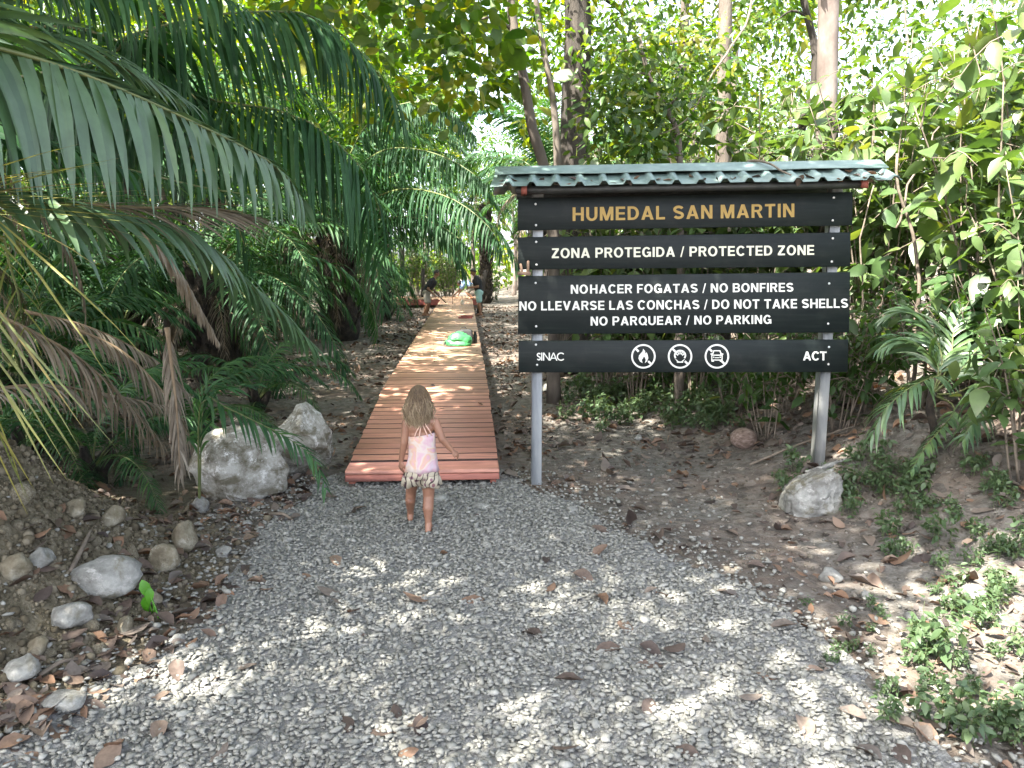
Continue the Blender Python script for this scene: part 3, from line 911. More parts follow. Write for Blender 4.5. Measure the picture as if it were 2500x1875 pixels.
# vine lying over the roof
mb = MB()
vp = [szp(1400, 100), szp(1435, 98), szp(1470, 115), szp(1490, 140), szp(1510, 175), szp(1545, 205)]
dy = [.1, .06, -.03, -.13, -.22, -.3]
vp = np.array([q_ * [1, 0, 1] + [0, y_, .015] for q_, y_ in zip(vp, dy)])
tube(mb, smooth_path(vp, 16), np.linspace(.011, .006, 16), 7)
o = mb.obj('vine', M['twig'])
o.location = s_b; o.rotation_euler = (0, 0, -SA)
tag(o, 'bare grey vine stem draped over the green roof of the sign', 'vine')

# ------------------------------------------------------------------ boardwalk
def wood(name, front, back):
    m, nt, N, L, p = new_mat(name)
    tc = N.new('ShaderNodeTexCoord')
    sx = N.new('ShaderNodeSeparateXYZ')
    L.new(tc.outputs['Object'], sx.inputs[0])
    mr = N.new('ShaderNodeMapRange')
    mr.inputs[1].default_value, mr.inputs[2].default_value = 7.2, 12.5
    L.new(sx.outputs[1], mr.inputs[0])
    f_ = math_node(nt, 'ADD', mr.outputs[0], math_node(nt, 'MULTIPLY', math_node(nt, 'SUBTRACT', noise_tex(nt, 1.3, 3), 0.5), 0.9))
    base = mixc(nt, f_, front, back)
    g = noise_tex(nt, 6, 8, 0.65, stretch=(0.7, 9, 9))
    col = mixc(nt, 1.0, base, ramp(nt, g, [(0.62,) * 3, (1.0,) * 3, (1.3,) * 3], [0.3, 0.5, 0.72]), 'MULTIPLY')
    col = mixc(nt, 1.0, col, ramp(nt, attr(nt), [(0.8, 0.79, 0.79), (1.2, 1.18, 1.15)], [0, 1]), 'MULTIPLY')
    L.new(col, p.inputs['Base Color'])
    p.inputs['Roughness'].default_value = 0.6
    bump(nt, g, p, 0.3, 0.004)
    return m
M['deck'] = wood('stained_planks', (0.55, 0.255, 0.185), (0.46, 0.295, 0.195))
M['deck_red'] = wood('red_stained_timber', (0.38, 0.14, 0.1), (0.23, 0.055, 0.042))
DX0, DX1, DY0, DYB, DYE, DZ0, DZ1 = -1.0, 0.262, 6.22, 9.35, 31.4, 0.15, 0.36
def deck_z(y): return DZ0 + (DZ1 - DZ0) * min(1, max(0, (y - DY0) / (DYB - DY0)))
walk = thing('boardwalk', 'straight plank boardwalk of reddish boards running from the gravel into the palms', 'boardwalk', (0, 0, 0))
mb = MB()
y = DY0 + .255
while y < DYE:
    w = .165
    z0, z1 = deck_z(y), deck_z(y + w)
    j0, j1 = RNG.uniform(-.006, .006, 2)
    dz = RNG.uniform(-.0025, .0025)
    y1 = y + w - RNG.uniform(.016, .024)
    tilt = (z1 - z0) / w
    V = np.array([[x_, y_, zz + dz + (y_ - y) * tilt] for x_ in (DX0 + j0, DX1 + j1) for y_ in (y, y1) for zz in (z0 - .034, z0)])
    rn_ = RNG.uniform(0, 1)
    mb.add(V, [(0, 2, 6, 4), (1, 5, 7, 3), (0, 1, 3, 2), (4, 6, 7, 5)], 0, rn_)
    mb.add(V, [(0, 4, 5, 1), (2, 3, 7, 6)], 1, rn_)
    y += w
M['edge'] = surf('grimy_shade_plank_edge', [(0.035, 0.022, 0.018), (0.08, 0.05, 0.04)], 12, 0.9, 0.2)  # grimy unstained edges, darkened further to paint in the shade of the gaps
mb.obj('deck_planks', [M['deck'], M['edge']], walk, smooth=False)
mb = MB()
box(mb, (DX0 - .004, DY0 - .03, DZ0 - .032), (DX1 + .004, DY0 + .235, DZ0 + .006), bev=.006, rnd=.6)
mb.obj('nosing_board', M['deck'], walk, smooth=False)
mb = MB()
box(mb, (DX0 - .004, DY0 - .03, DZ0 - .09), (DX1 + .004, DY0 + .012, DZ0 - .034), bev=.005, rnd=.5)
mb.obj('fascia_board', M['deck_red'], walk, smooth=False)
for x_ in (DX0 + .02, DX1 - .07):
    mb = MB()
    for (ya, yb) in ((DY0 + .02, DYB), (DYB, DYE)):
        V = [(x_ + dx, y_, deck_z(y_) - .036 - dz) for dx in (0, .05) for y_ in (ya, yb) for dz in (0, .15)]
        mb.add(np.array(V), [(0, 1, 3, 2), (4, 6, 7, 5), (0, 4, 5, 1), (2, 3, 7, 6), (0, 2, 6, 4), (1, 5, 7, 3)])
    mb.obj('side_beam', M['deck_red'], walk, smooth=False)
for y_ in np.arange(7.5, 31, 2.6):
    for x_ in (DX0 + .09, DX1 - .15):
        mb = MB()
        box(mb, (x_, y_, -.1), (x_ + .07, y_ + .07, deck_z(y_) - .06), bev=.004)
        mb.obj('support_post', M['deck_red'], walk, smooth=False)
branch = thing('boardwalk', 'red-sided cross boardwalk meeting the far end of the straight one', 'boardwalk', (0, 0, 0))
mb = MB()
x = -4.1
while x < .45:
    box(mb, (x, 31.5, .326), (x + .128, 33.6, .36), rnd=RNG.uniform(0, 1), bev=.004)
    x += .142
mb.obj('deck_planks', M['deck'], branch, smooth=False)
for y_ in (31.44, 33.5):
    mb = MB(); box(mb, (-4.1, y_, .10), (.46, y_ + .055, .325), bev=.004)
    mb.obj('side_beam', M['deck_red'], branch, smooth=False)
for x_ in (-3.9, -2.7, -1.6, .2):
    mb = MB(); box(mb, (x_, 31.7, -.1), (x_ + .09, 31.8, .32), bev=.004)
    mb.obj('support_post', M['deck_red'], branch, smooth=False)

# ------------------------------------------------------------------ things on the boardwalk
def remesh(mb, name, mats, vox, parent=None, smooth_it=4, disp=None):
    me = mb.mesh('tmp', mats)
    o = link('tmp', me)
    r_ = o.modifiers.new('r', 'REMESH'); r_.mode = 'VOXEL'; r_.voxel_size = vox; r_.use_smooth_shade = True
    if smooth_it:
        s_ = o.modifiers.new('s', 'SMOOTH'); s_.iterations = smooth_it; s_.factor = 0.5
    dg = bpy.context.evaluated_depsgraph_get()
    dg.update()
    new = bpy.data.meshes.new_from_object(o.evaluated_get(dg))
    bpy.data.objects.remove(o)
    new.name = name
    if disp is not None:
        V = np.empty(len(new.vertices) * 3); new.vertices.foreach_get('co', V); V = V.reshape(-1, 3)
        new.vertices.foreach_set('co', disp(V).ravel())
    new.materials.clear()
    for m_ in (mats if isinstance(mats, list) else [mats]): new.materials.append(m_)
    new.polygons.foreach_set('use_smooth', np.ones(len(new.polygons), bool))
    a = new.attributes.get('rnd') or new.attributes.new('rnd', 'FLOAT', 'POINT')
    new.update()
    return link(name, new, parent)
def blob(mb, c_, r_, rot=(0, 0, 0)):
    R = np.array(Euler(rot).to_matrix())
    mb.add((ICO3[0] * np.asarray(r_)) @ R.T + np.asarray(c_), [ICO3[1]])
def cone(mb, p0, p1, r0, r1, n=5, sides=14, flat_=None):
    p0, p1 = np.asarray(p0, float), np.asarray(p1, float)
    t = np.linspace(0, 1, n)
    tube(mb, p0 + t[:, None] * (p1 - p0), r0 + t * (r1 - r0), sides)
    blob(mb, p0, (r0,) * 3); blob(mb, p1, (r1,) * 3)

gb = G(1120, 846, .36)
M['green_cloth'] = surf('green_nylon', [(0.02, 0.14, 0.045), (0.035, 0.21, 0.065), (0.06, 0.28, 0.095)], 6, 0.5, 0.25, 0.01)
M['black_cloth'] = surf('black_nylon', [(0.012, 0.012, 0.013), (0.03, 0.03, 0.03)], 8, 0.7, 0.3)
bag = thing('bag', 'slumped bright green cloth bag lying on the boardwalk', 'bag', (gb[0], gb[1] + .12, .362))
mb = MB()
blob(mb, (.02, 0, .11), (.21, .14, .15), (0, .22, 0)); blob(mb, (-.13, 0, .06), (.13, .13, .075)); blob(mb, (.1, 0, .09), (.14, .14, .11)); blob(mb, (0, -.03, .04), (.24, .14, .05))
def _fold(V):
    n_ = fbm(V * [9, 9, 14], 4, 2)
    n_ = n_ - .8 * np.abs(vnoise(V * [16, 16, 8] + 4, 6))
    V = V + np.stack([n_ * .014, n_ * .014, n_ * .022], 1)
    V[:, 2] = np.maximum(V[:, 2], 0.0)
    return V
remesh(mb, 'body', M['green_cloth'], .012, bag, 4, _fold)
mb = MB()
tube(mb, smooth_path([(-.2, -.05, .1), (-.26, -.1, .05), (-.25, -.13, .008), (-.16, -.16, .008), (-.02, -.15, .008), (.12, -.14, .008)], 20), .011, 6)
mb.obj('strap', M['black_cloth'], bag)
b2_ = thing('bag', 'black flat bag standing behind the green cloth bag', 'bag', (gb[0] + .1, gb[1] + .36, .362), .2)
mb = MB()
box(mb, (-.17, -.04, .0), (.17, .04, .27), bev=.03)
def _lean(V):
    V = V.copy(); V[:, 1] += (V[:, 2]) * .35; V[:, 2] -= .25 * np.maximum(0, -V[:, 0] - .02) * (V[:, 2] > .15); return V
remesh(mb, 'body', M['black_cloth'], .012, b2_, 3, _lean)
mb = MB()
tube(mb, smooth_path([(-.05, .09, .255), (-.04, .1, .29), (.04, .1, .3), (.06, .09, .26)], 10), .007, 6)
mb.obj('handle', M['black_cloth'], b2_)
bt = G(1160, 838, .36)
bo = thing('bottle', 'dark drink bottle standing upright at the deck edge beside the green bag', 'bottle', (min(bt[0], DX1 - .05), bt[1], .362))
mb = MB()
tube(mb, [(0, 0, 0), (0, 0, .005), (0, 0, .15), (0, 0, .175), (0, 0, .185)], [.035, .038, .038, .026, .022], 18)
mb.obj('body', surf('dark_bottle', [(0.012, 0.02, 0.018), (0.03, 0.04, 0.038)], 8, 0.25, 0), bo)
mb = MB(); tube(mb, [(0, 0, .186), (0, 0, .22)], [.026, .025], 16)
mb.obj('cap', M['black_cloth'], bo)
pl_ = G(1151, 776, .36)
tg = thing('plank_stack', 'two short dark red offcut boards lying flat on the far boardwalk', 'boards', (0, 0, 0))
for k_, (x0, x1, dy, dz) in enumerate(((-.2, .17, 0, 0), (-.13, .2, .05, .036))):
    mb = MB(); box(mb, (x0, 20.4 + dy, .365 + dz), (x1, 20.56 + dy, .40 + dz), bev=.004)
    mb.obj('board', M['deck_red'], tg, smooth=False)
jq = G(1128, 744, .36)
jg = thing('jug', 'small whitish plastic jug standing on the far boardwalk', 'jug', (jq[0], jq[1], .362))
mb = MB(); tube(mb, [(0, 0, 0), (0, 0, .01), (0, 0, .11), (0, 0, .15), (0, 0, .17)], [.05, .06, .06, .03, .022], 14)
mb.obj('body', surf('milky_plastic', [(0.5, 0.47, 0.4), (0.65, 0.62, 0.55)], 9, 0.4, 0), jg)
mb = MB(); tube(mb, smooth_path([(.04, 0, .14), (.085, 0, .13), (.09, 0, .08), (.055, 0, .06)], 8), .009, 6)
mb.obj('handle', M['white_paint'], jg)
sq = G(1105, 742, .36)
mb = MB(); tube(mb, [(0, 0, 0), (.003, 0, .3), (0, 0, .56), (0, 0, .62)], [.012, .012, .012, .02], 6)
o = mb.obj('stake', M['peg']); o.location = (sq[0], sq[1], .362)
tag(o, 'thin upright wooden stake set on the far boardwalk between the workers', 'stake')
tq = G(1070, 748, .36)
mb = MB(); box(mb, (-.05, -.02, 0), (.06, .02, .03), bev=.006); tube(mb, [(.06, 0, .015), (.16, 0, .015)], .012, 6)
o = mb.obj('hand_tool', M['black_cloth'], smooth=False); o.location = (tq[0], tq[1], .362); o.rotation_euler = (0, 0, .3)
tag(o, 'small black hand tool lying on the far boardwalk', 'tool')
# ------------------------------------------------------------------ people
M['skin_tan'] = surf('tanned_skin', [(0.2, 0.095, 0.058), (0.26, 0.13, 0.08), (0.32, 0.165, 0.105)], 7, 0.5, 0.05, 0.002)
M['skin_brown'] = surf('brown_skin', [(0.2, 0.1, 0.06), (0.28, 0.15, 0.09)], 8, 0.5, 0.05)
def hand(mb, wrist, dirv, palm_n, L, curl=0.6, thumb=1):
    """palm, four unequal bent fingers and a side thumb"""
    d = nrm(np.asarray(dirv, float)); n_ = np.asarray(palm_n, float); n_ = nrm(n_ - d * (n_ @ d)); s_ = np.cross(d, n_)
    w = np.asarray(wrist, float)
    pw, pl_ = L * .42, L * .5
    for k_ in (-1, -.33, .33, 1):
        cone(mb, w + d * L * .03, w + d * pl_ + s_ * k_ * pw * .40, L * .12, L * .105, 4, 8)
    for k_, ln in zip((-1, -.33, .33, 1), (.40, .48, .5, .44)):
        p_ = w + d * pl_ + s_ * k_ * pw * .46
        dd = d.copy()
        for sgm in range(3):
            ang = curl * (.5 + .3 * sgm)
            dd = nrm(dd * math.cos(ang) + n_ * math.sin(ang))
            q_ = p_ + dd * ln * L / 3
            cone(mb, p_, q_, L * .072 * (1 - .08 * sgm), L * .066 * (1 - .1 * sgm), 3, 8)
            p_ = q_
    p_ = w + d * L * .14 + s_ * thumb * pw * .36
    for dd, ln in ((nrm(d * .7 + s_ * thumb * .7 + n_ * .25), .24), (nrm(d * .95 + s_ * thumb * .2 + n_ * .3), .2)):
        q_ = p_ + dd * ln * L
        cone(mb, p_, q_, L * .085, L * .07, 3, 8)
        p_ = q_
def foot(mb, ankle, heel, toe, w):
    a, h, t_ = (np.asarray(v, float) for v in (ankle, heel, toe))
    cone(mb, a, h + [0, 0, w * .55], w * .62, w * .52); cone(mb, h + [0, 0, w * .42], h * .4 + t_ * .6 + [0, 0, w * .45], w * .45, w * .5)
    cone(mb, a, h * .35 + t_ * .65 + [0, 0, w * .5], w * .55, w * .42)
    sd_ = nrm(np.cross(t_ - h, [0, 0, 1.0]))
    for k_, ln in zip((-1, -.5, 0, .5, 1), (.8, .9, .97, 1.0, 1.02)):
        b_ = h * .4 + t_ * .6
        cone(mb, b_ + sd_ * k_ * w * .42 + [0, 0, w * .35], h + (t_ - h) * ln + sd_ * k_ * w * .52 + [0, 0, w * .2], w * .22, w * .17, 3, 8)
def head(mb, c_, fwd, up, R):
    c_, f_, u_ = np.asarray(c_, float), nrm(np.asarray(fwd, float)), nrm(np.asarray(up, float))
    f_ = nrm(f_ - u_ * (f_ @ u_)); s_ = np.cross(f_, u_)
    B = np.stack([s_, f_, u_], 1)
    def bl(p_, r_): mb.add((ICO3[0] * np.asarray(r_) * R) @ B.T + c_ + B @ (np.asarray(p_, float) * R), [ICO3[1]])
    bl((0, -.05, .12), (.80, .95, .92)); bl((0, .25, -.35), (.62, .62, .7)); bl((0, .42, -.78), (.32, .3, .24))
    bl((0, .88, -.22), (.13, .2, .2)); bl((0, .8, -.05), (.1, .14, .24)); bl((0, .78, -.56), (.24, .12, .07)); bl((0, .76, -.66), (.2, .1, .06))
    for k_ in (-1, 1):
        bl((k_ * .82, -.05, -.12), (.08, .17, .26)); bl((k_ * .3, .77, .02), (.15, .08, .09)); bl((k_ * .3, .8, .16), (.2, .08, .05)); bl((k_ * .45, .5, -.3), (.25, .25, .25))

# --- the child, walking away towards the boardwalk
ck = G(1010, 1302)
child = thing('person', 'small barefoot child with loose blond hair, pastel top and patterned shorts, seen from behind', 'person', (ck[0] + .055, ck[1] + .04, float(ground_h(ck[0], ck[1])) + .022), -.03)
mb = MB()
head(mb, (-.008, .035, .905), (.05, 1, -.12), (0, .1, 1), .092)
cone(mb, (0, .012, .76), (-.005, .025, .85), .038, .036)
for (p_, r_) in (((.006, 0, .715), (.088, .055, .065)), ((.008, 0, .65), (.082, .06, .08)), ((.01, 0, .56), (.076, .06, .09)), ((.008, 0, .47), (.084, .065, .07)), ((.005, 0, .42), (.09, .07, .06))): blob(mb, p_, r_)
for sg, sh in ((-1, (-.088, 0, .752)), (1, (.102, 0, .752))): cone(mb, (sg * .03 + .005, 0, .765), sh, .036, .033)
LF = .07
LW, RW = np.array((-.134, .005, .487)), np.array((.212, -.01, .56))
cone(mb, (-.090, 0, .75), (-.108, -.012, .615), .033, .026); cone(mb, (-.108, -.012, .615), LW, .0265, .018)
cone(mb, (.104, 0, .75), (.15, -.02, .64), .033, .026); cone(mb, (.15, -.02, .64), RW, .0265, .018)
hand(mb, LW, (-.08, .12, -1), (.8, .55, 0), .098, .38, 1)
hand(mb, RW, (.68, .1, -.55), (-.45, .35, -.75), .09, .7, -1)
cone(mb, (-.052, 0, .40), (-.082, .11, .228), .054, .037); cone(mb, (-.082, .105, .228), (-.088, .115, .165), .037, .036); cone(mb, (-.088, .11, .17), (-.096, .10 + LF, .058), .037, .022)
cone(mb, (.05, 0, .40), (.05, .005, .222), .054, .038); cone(mb, (.05, 0, .222), (.046, -.022, .15), .038, .038); cone(mb, (.046, -.022, .155), (.048, -.035, .055), .038, .022)
foot(mb, (-.096, .105 + LF, .052), (-.096, .085 + LF, .0), (-.112, .215 + LF, .0), .04)
foot(mb, (.048, -.035, .048), (.046, -.058, -.022), (.066, .075, -.022), .04)
remesh(mb, 'body', M['skin_tan'], .0042, child, 3)
# camisole
m, nt, N, L, p = new_mat('tie_dye_cotton')
a = noise_tex(nt, 10, 2, 0.45, 0.5)
c = ramp(nt, a, [(0.34, 0.27, 0.44), (0.5, 0.42, 0.46), (0.52, 0.33, 0.38), (0.54, 0.47, 0.42), (0.55, 0.36, 0.26), (0.5, 0.3, 0.36)], [0.28, 0.38, 0.45, 0.53, 0.6, 0.7])
L.new(c, p.inputs['Base Color']); p.inputs['Roughness'].default_value = 0.85
bump(nt, noise_tex(nt, 35, 4), p, 0.2, 0.003)
M['tiedye'] = m
def loft(rings, nseg=56, wave=lambda th, t: 0.0, cl=False):
    """closed rings (cx, cy, z, rx, ry) -> V, F; wave adds to the radius"""
    V, F = [], []
    k_ = len(rings)
    for i, (cx, cy, z_, rx, ry) in enumerate(rings):
        for j in range(nseg):
            th = 2 * math.pi * j / nseg
            w_ = 1 + wave(th, i / (k_ - 1))
            zz = z_(th) if callable(z_) else z_
            V.append((cx + rx * w_ * math.cos(th), cy + ry * w_ * math.sin(th), zz))
    for i in range(k_ - 1):
        for j in range(nseg):
            F.append((i * nseg + j, i * nseg + (j + 1) % nseg, (i + 1) * nseg + (j + 1) % nseg, (i + 1) * nseg + j))
    return np.array(V), F
def topz(th):  # higher in front and towards one side at the back
    return .672 + .035 * max(0, math.sin(th)) + .014 * math.cos(th)
R_ = [(.010, 0, topz, .090, .064), (.010, 0, .64, .090, .066), (.011, 0, .59, .088, .066), (.012, 0, .54, .09, .069), (.010, 0, .49, .098, .075), (.008, 0, .45, .105, .082), (.008, 0, lambda th: .418 + .006 * math.sin(5 * th), .112, .088)]
V, F = loft(R_, 64, lambda th, t: .018 * t * math.sin(7 * th + 3 * t) + .03 * t * t * math.sin(11 * th + 1))
V += .0025 * np.stack([vnoise(V * 40, 1), vnoise(V * 40, 2), 0 * V[:, 0]], 1)
mb = MB(); mb.add(V, F)
o = mb.obj('top', M['tiedye'], child)
o.modifiers.new('t', 'SOLIDIFY').thickness = .004
M['strap'] = surf('peach_strap', [(0.6, 0.36, 0.27), (0.7, 0.48, 0.38)], 30, 0.8, 0.1)
for P_ in ([(-.032, -.066, .665), (-.02, -.066, .70), (.004, -.062, .745), (.012, -.05, .80)], [(.0, -.070, .664), (.006, -.068, .71), (.014, -.06, .76), (.014, -.05, .80)],
           [(.058, -.066, .668), (.044, -.066, .70), (.024, -.062, .75), (.014, -.05, .80)], [(.084, -.052, .672), (.07, -.06, .705), (.042, -.063, .75), (.02, -.05, .80)]):
    mb = MB(); tube(mb, smooth_path(P_, 10), .0042, 6)
    mb.obj('strap', M['strap'], child)
# shorts
m, nt, N, L, p = new_mat('printed_shorts')
tc = N.new('ShaderNodeTexCoord')
wv = N.new('ShaderNodeTexWave'); wv.inputs['Scale'].default_value = 4.5; wv.inputs['Distortion'].default_value = 6; wv.inputs['Detail'].default_value = 1.5; wv.inputs['Detail Scale'].default_value = 2.2
L.new(tc.outputs['Object'], wv.inputs['Vector'])
vo = N.new('ShaderNodeTexVoronoi'); vo.inputs['Scale'].default_value = 22
L.new(tc.outputs['Object'], vo.inputs['Vector'])
c = mixc(nt, ramp(nt, vo.outputs['Distance'], [(1,) * 3, (0,) * 3], [0.28, 0.36]), (0.42, 0.37, 0.28), mixc(nt, noise_tex(nt, 14, 2), (0.3, 0.1, 0.09), (0.14, 0.12, 0.16)))
c = mixc(nt, ramp(nt, wv.outputs['Fac'], [(0,) * 3, (1,) * 3, (1,) * 3, (0,) * 3], [0.3, 0.4, 0.6, 0.7]), c, (0.045, 0.025, 0.028))
L.new(c, p.inputs['Base Color']); p.inputs['Roughness'].default_value = 0.85
M['shorts_print'] = m
mb = MB()
V, F = loft([(.006, 0, .455, .095, .073), (.006, 0, .41, .108, .085), (.004, 0, .375, .118, .09)], 56)
mb.add(V, F)
for (cx, cy, sd_) in ((-.062, .018, 0), (.066, -.002, 2)):
    V, F = loft([(cx * .9, 0, .39, .062, .082), (cx, cy * .5, .36, .066, .08), (cx * 1.06, cy, lambda th: .312 + .008 * math.sin(4 * th + sd_), .07, .078)], 48, lambda th, t: (.015 + .06 * t) * math.sin(9 * th + sd_) * t)
    mb.add(V, F)
o = mb.obj('shorts', M['shorts_print'], child)
o.modifiers.new('t', 'SOLIDIFY').thickness = .004
# hair: a cap and many wavy locks
M['hair'] = leafmat('sunbleached_hair', [(0.1, 0.066, 0.038), (0.2, 0.138, 0.08), (0.34, 0.255, 0.155), (0.52, 0.425, 0.29)], 0.08, 0.45, (1, .9, .7), spec=0.4)
mb = MB()
hc = np.array((-.008, .028, .915))
V = ICO4[0] * [.072, .09, .09]
V = V[:, :] * (1 + .02 * fbm(V * 40, 2, 3))[:, None] + hc
keepf = [f for f in ICO4[1] if not (V[f].mean(0)[1] > hc[1] + .045 and V[f].mean(0)[2] < hc[2] + .035) and V[f].mean(0)[2] > hc[2] - .07]
mb.add(V, [np.array(keepf)], 0, .12)
r = np.random.default_rng(5)
for k_ in range(760):
    th = r.uniform(-math.pi * 1.12, math.pi * .12)
    el = math.acos(r.uniform(0.0, 1.0))
    d0 = np.array([math.cos(th) * math.sin(el), math.sin(th) * math.sin(el) - .1, math.cos(el)])
    root = hc + d0 * [.072, .091, .09]
    side = math.cos(th)
    end_z = r.uniform(.722, .80) + .03 * abs(side) * r.uniform(0, 1)
    out_ = np.array([math.cos(th) * r.uniform(.035, .085), math.sin(th) * r.uniform(.06, .085) - .012, 0])
    eq = hc + np.array([math.cos(th) * .075, math.sin(th) * .094, -.015])
    e = np.array([hc[0] + out_[0] + r.normal() * .01, min(hc[1] + out_[1] - .028, .01) + r.normal() * .008, end_z])
    mid_ = np.array([(eq[0] + e[0]) / 2 + .012 * np.sign(side), (eq[1] + e[1]) / 2 - .012, (eq[2] + end_z) / 2])
    P_ = smooth_path([root, eq + r.normal(size=3) * .004, mid_ + r.normal(size=3) * .008, e], 11)
    t_ = np.linspace(0, 1, 11)
    ph = r.uniform(0, 6)
    P_ = P_ + (np.sin(t_ * r.uniform(8, 16) + ph) * .010 * t_)[:, None] * np.array([1, .3, 0])
    tube(mb, P_, np.interp(t_, [0, .2, .75, 1], [.0013, .0028, .0022, .0004]), 4, 0, np.repeat(np.clip(r.uniform(-.1, .45) + .55 * t_ ** 1.3, 0, 1), 4), cap=False)
mb.obj('hair', M['hair'], child)

# --- the three workers at the far end of the boardwalk
M['navy'] = surf('black_shirt', [(0.006, 0.006, 0.009), (0.013, 0.014, 0.018)], 6, 0.85, 0.2)
M['khaki'] = surf('grey_shorts', [(0.2, 0.19, 0.16), (0.3, 0.28, 0.24)], 6, 0.85, 0.2)
M['mint'] = surf('pale_green_shorts', [(0.22, 0.38, 0.36), (0.33, 0.52, 0.5)], 6, 0.85, 0.2)
M['blue'] = surf('blue_shirt', [(0.16, 0.25, 0.45), (0.3, 0.42, 0.62)], 6, 0.85, 0.2)
M['dark_hair'] = surf('black_hair', [(0.012, 0.01, 0.009), (0.03, 0.025, 0.02)], 30, 0.6, 0.3)
def worker(loc, label, J, shirt, shorts, hold=None):
    w_ = thing('person', label, 'person', loc)
    A = {k_: np.array(v_, float) for k_, v_ in J.items()}
    mb = MB()
    head(mb, A['head'], A['face'], A['hup'], .108)
    cone(mb, A['neck'], A['head'] - nrm(A['hup']) * .06, .06, .055)
    cone(mb, A['chest'], A['pelvis'], .13, .135)
    for s_ in 'lr':
        cone(mb, A['neck'] * .6 + A['sh' + s_] * .4, A['sh' + s_], .06, .06)
        cone(mb, A['sh' + s_], A['el' + s_], .052, .042); cone(mb, A['el' + s_], A['wr' + s_], .042, .03)
        hand(mb, A['wr' + s_], A['wr' + s_] - A['el' + s_], (0.2, 0.4, -.6), .18, .6, 1 if s_ == 'l' else -1)
        cone(mb, A['hip' + s_], A['kn' + s_], .088, .06); cone(mb, A['kn' + s_], A['kn' + s_] * .6 + A['an' + s_] * .4 - [.015, 0, 0], .06, .06); cone(mb, A['kn' + s_] * .6 + A['an' + s_] * .4, A['an' + s_], .058, .038)
        foot(mb, A['an' + s_], A['an' + s_] * [1, 1, 0] - A['toe'] * .05, A['an' + s_] * [1, 1, 0] + A['toe'] * .18, .07)
    remesh(mb, 'body', M['skin_brown'], .010, w_, 3)
    mb = MB()
    c_, p_ = A['chest'], A['pelvis']
    for t_ in np.linspace(-.1, 1.0, 8):
        q_ = c_ * (1 - t_) + p_ * t_
        blob(mb, q_, (.14 + .03 * (1 - t_), .17 - .01 * t_, .12))
    for s_ in 'lr':
        cone(mb, A['neck'] * .5 + A['sh' + s_] * .5, A['sh' + s_], .085, .085)
        cone(mb, A['sh' + s_], A['sh' + s_] * .4 + A['el' + s_] * .6, .08, .078)
    remesh(mb, 'shirt', M[shirt], .012, w_, 5)
    mb = MB()
    blob(mb, A['pelvis'] - [0, 0, .07], (.16, .18, .12))
    for s_ in 'lr': cone(mb, A['hip' + s_], A['hip' + s_] * .2 + A['kn' + s_] * .8, .11, .1)
    remesh(mb, 'shorts', M[shorts], .012, w_, 4)
    mb = MB()
    u_, f_ = nrm(A['hup']), nrm(A['face'])
    V = ICO3[0] * .108
    kf = [f for f in ICO3[1] if (V[f].mean(0) @ u_ > .0 or V[f].mean(0) @ f_ < -.03) and not (V[f].mean(0) @ f_ > .05 and V[f].mean(0) @ u_ < .055) and V[f].mean(0) @ u_ > -.045]
    mb.add(V * [1.0, 1.0, 1.06] + A['head'] + u_ * .012, [np.array(kf)])
    o = mb.obj('hair', M['dark_hair'], w_); o.modifiers.new('t', 'SOLIDIFY').thickness = .012
    return w_
YW = 26.8
worker((-1.33, YW, 0), 'worker in black shirt and grey shorts leaning over the boardwalk holding a board', dict(
    head=(.34, 0, 1.46), face=(1, 0, -.25), hup=(.25, 0, 1), neck=(.26, 0, 1.28), chest=(.16, 0, 1.1), pelvis=(-.02, 0, .84),
    shl=(.2, .18, 1.22), shr=(.17, -.18, 1.2), ell=(.12, .24, .96), elr=(.05, -.24, .93), wrl=(.32, .12, .80), wrr=(.24, -.14, .75),
    hipl=(-.03, .09, .8), hipr=(-.03, -.09, .8), knl=(.06, .1, .43), knr=(.0, -.1, .43), anl=(-.02, .12, .07), anr=(-.1, -.12, .07), toe=(1, 0, 0)), 'navy', 'khaki')
mb = MB()
R_ = Matrix.Translation((-1.33 + .42, YW - .05, .66)) @ Euler((0, .75, .1)).to_matrix().to_4x4()
box(mb, (-.26, -.05, -.018), (.32, .05, .018), M=R_, bev=.004)
tag(mb.obj('board', surf('dark_board', [(0.05, 0.035, 0.025), (0.1, 0.07, 0.05)], 8, 0.7, 0.2), smooth=False), 'dark board held slanting down onto the deck by the leaning worker', 'board')
worker((.40, YW, 0), 'worker in black shirt and pale green shorts standing upright at the boardwalk edge', dict(
    head=(-.13, 0, 1.50), face=(-1, -.1, -.5), hup=(-.3, 0, 1), neck=(-.06, 0, 1.33), chest=(.0, 0, 1.15), pelvis=(.06, 0, .86),
    shl=(-.02, -.19, 1.27), shr=(.02, .19, 1.27), ell=(.02, -.26, 1.0), elr=(.02, .25, 1.0), wrl=(-.24, -.16, .98), wrr=(-.22, .16, .95),
    hipl=(.06, -.09, .82), hipr=(.06, .09, .82), knl=(.06, -.1, .45), knr=(.08, .1, .45), anl=(.1, -.1, .07), anr=(.12, .1, .07), toe=(-1, 0, 0)), 'navy', 'mint')
worker((.05, 31.3, .36), 'worker in light blue shirt bending down with one arm reaching to the deck', dict(
    head=(-.28, 0, .62), face=(-.8, 0, -.6), hup=(-.6, 0, .8), neck=(-.16, 0, .62), chest=(-.04, 0, .64), pelvis=(.22, 0, .52),
    shl=(-.12, -.19, .6), shr=(-.12, .19, .6), ell=(-.3, -.22, .36), elr=(-.22, .22, .36), wrl=(-.5, -.18, .17), wrr=(-.36, .2, .14),
    hipl=(.22, -.1, .5), hipr=(.22, .1, .5), knl=(.0, -.14, .28), knr=(.02, .14, .28), anl=(.2, -.14, .06), anr=(.22, .14, .06), toe=(-1, 0, 0)), 'blue', 'khaki')
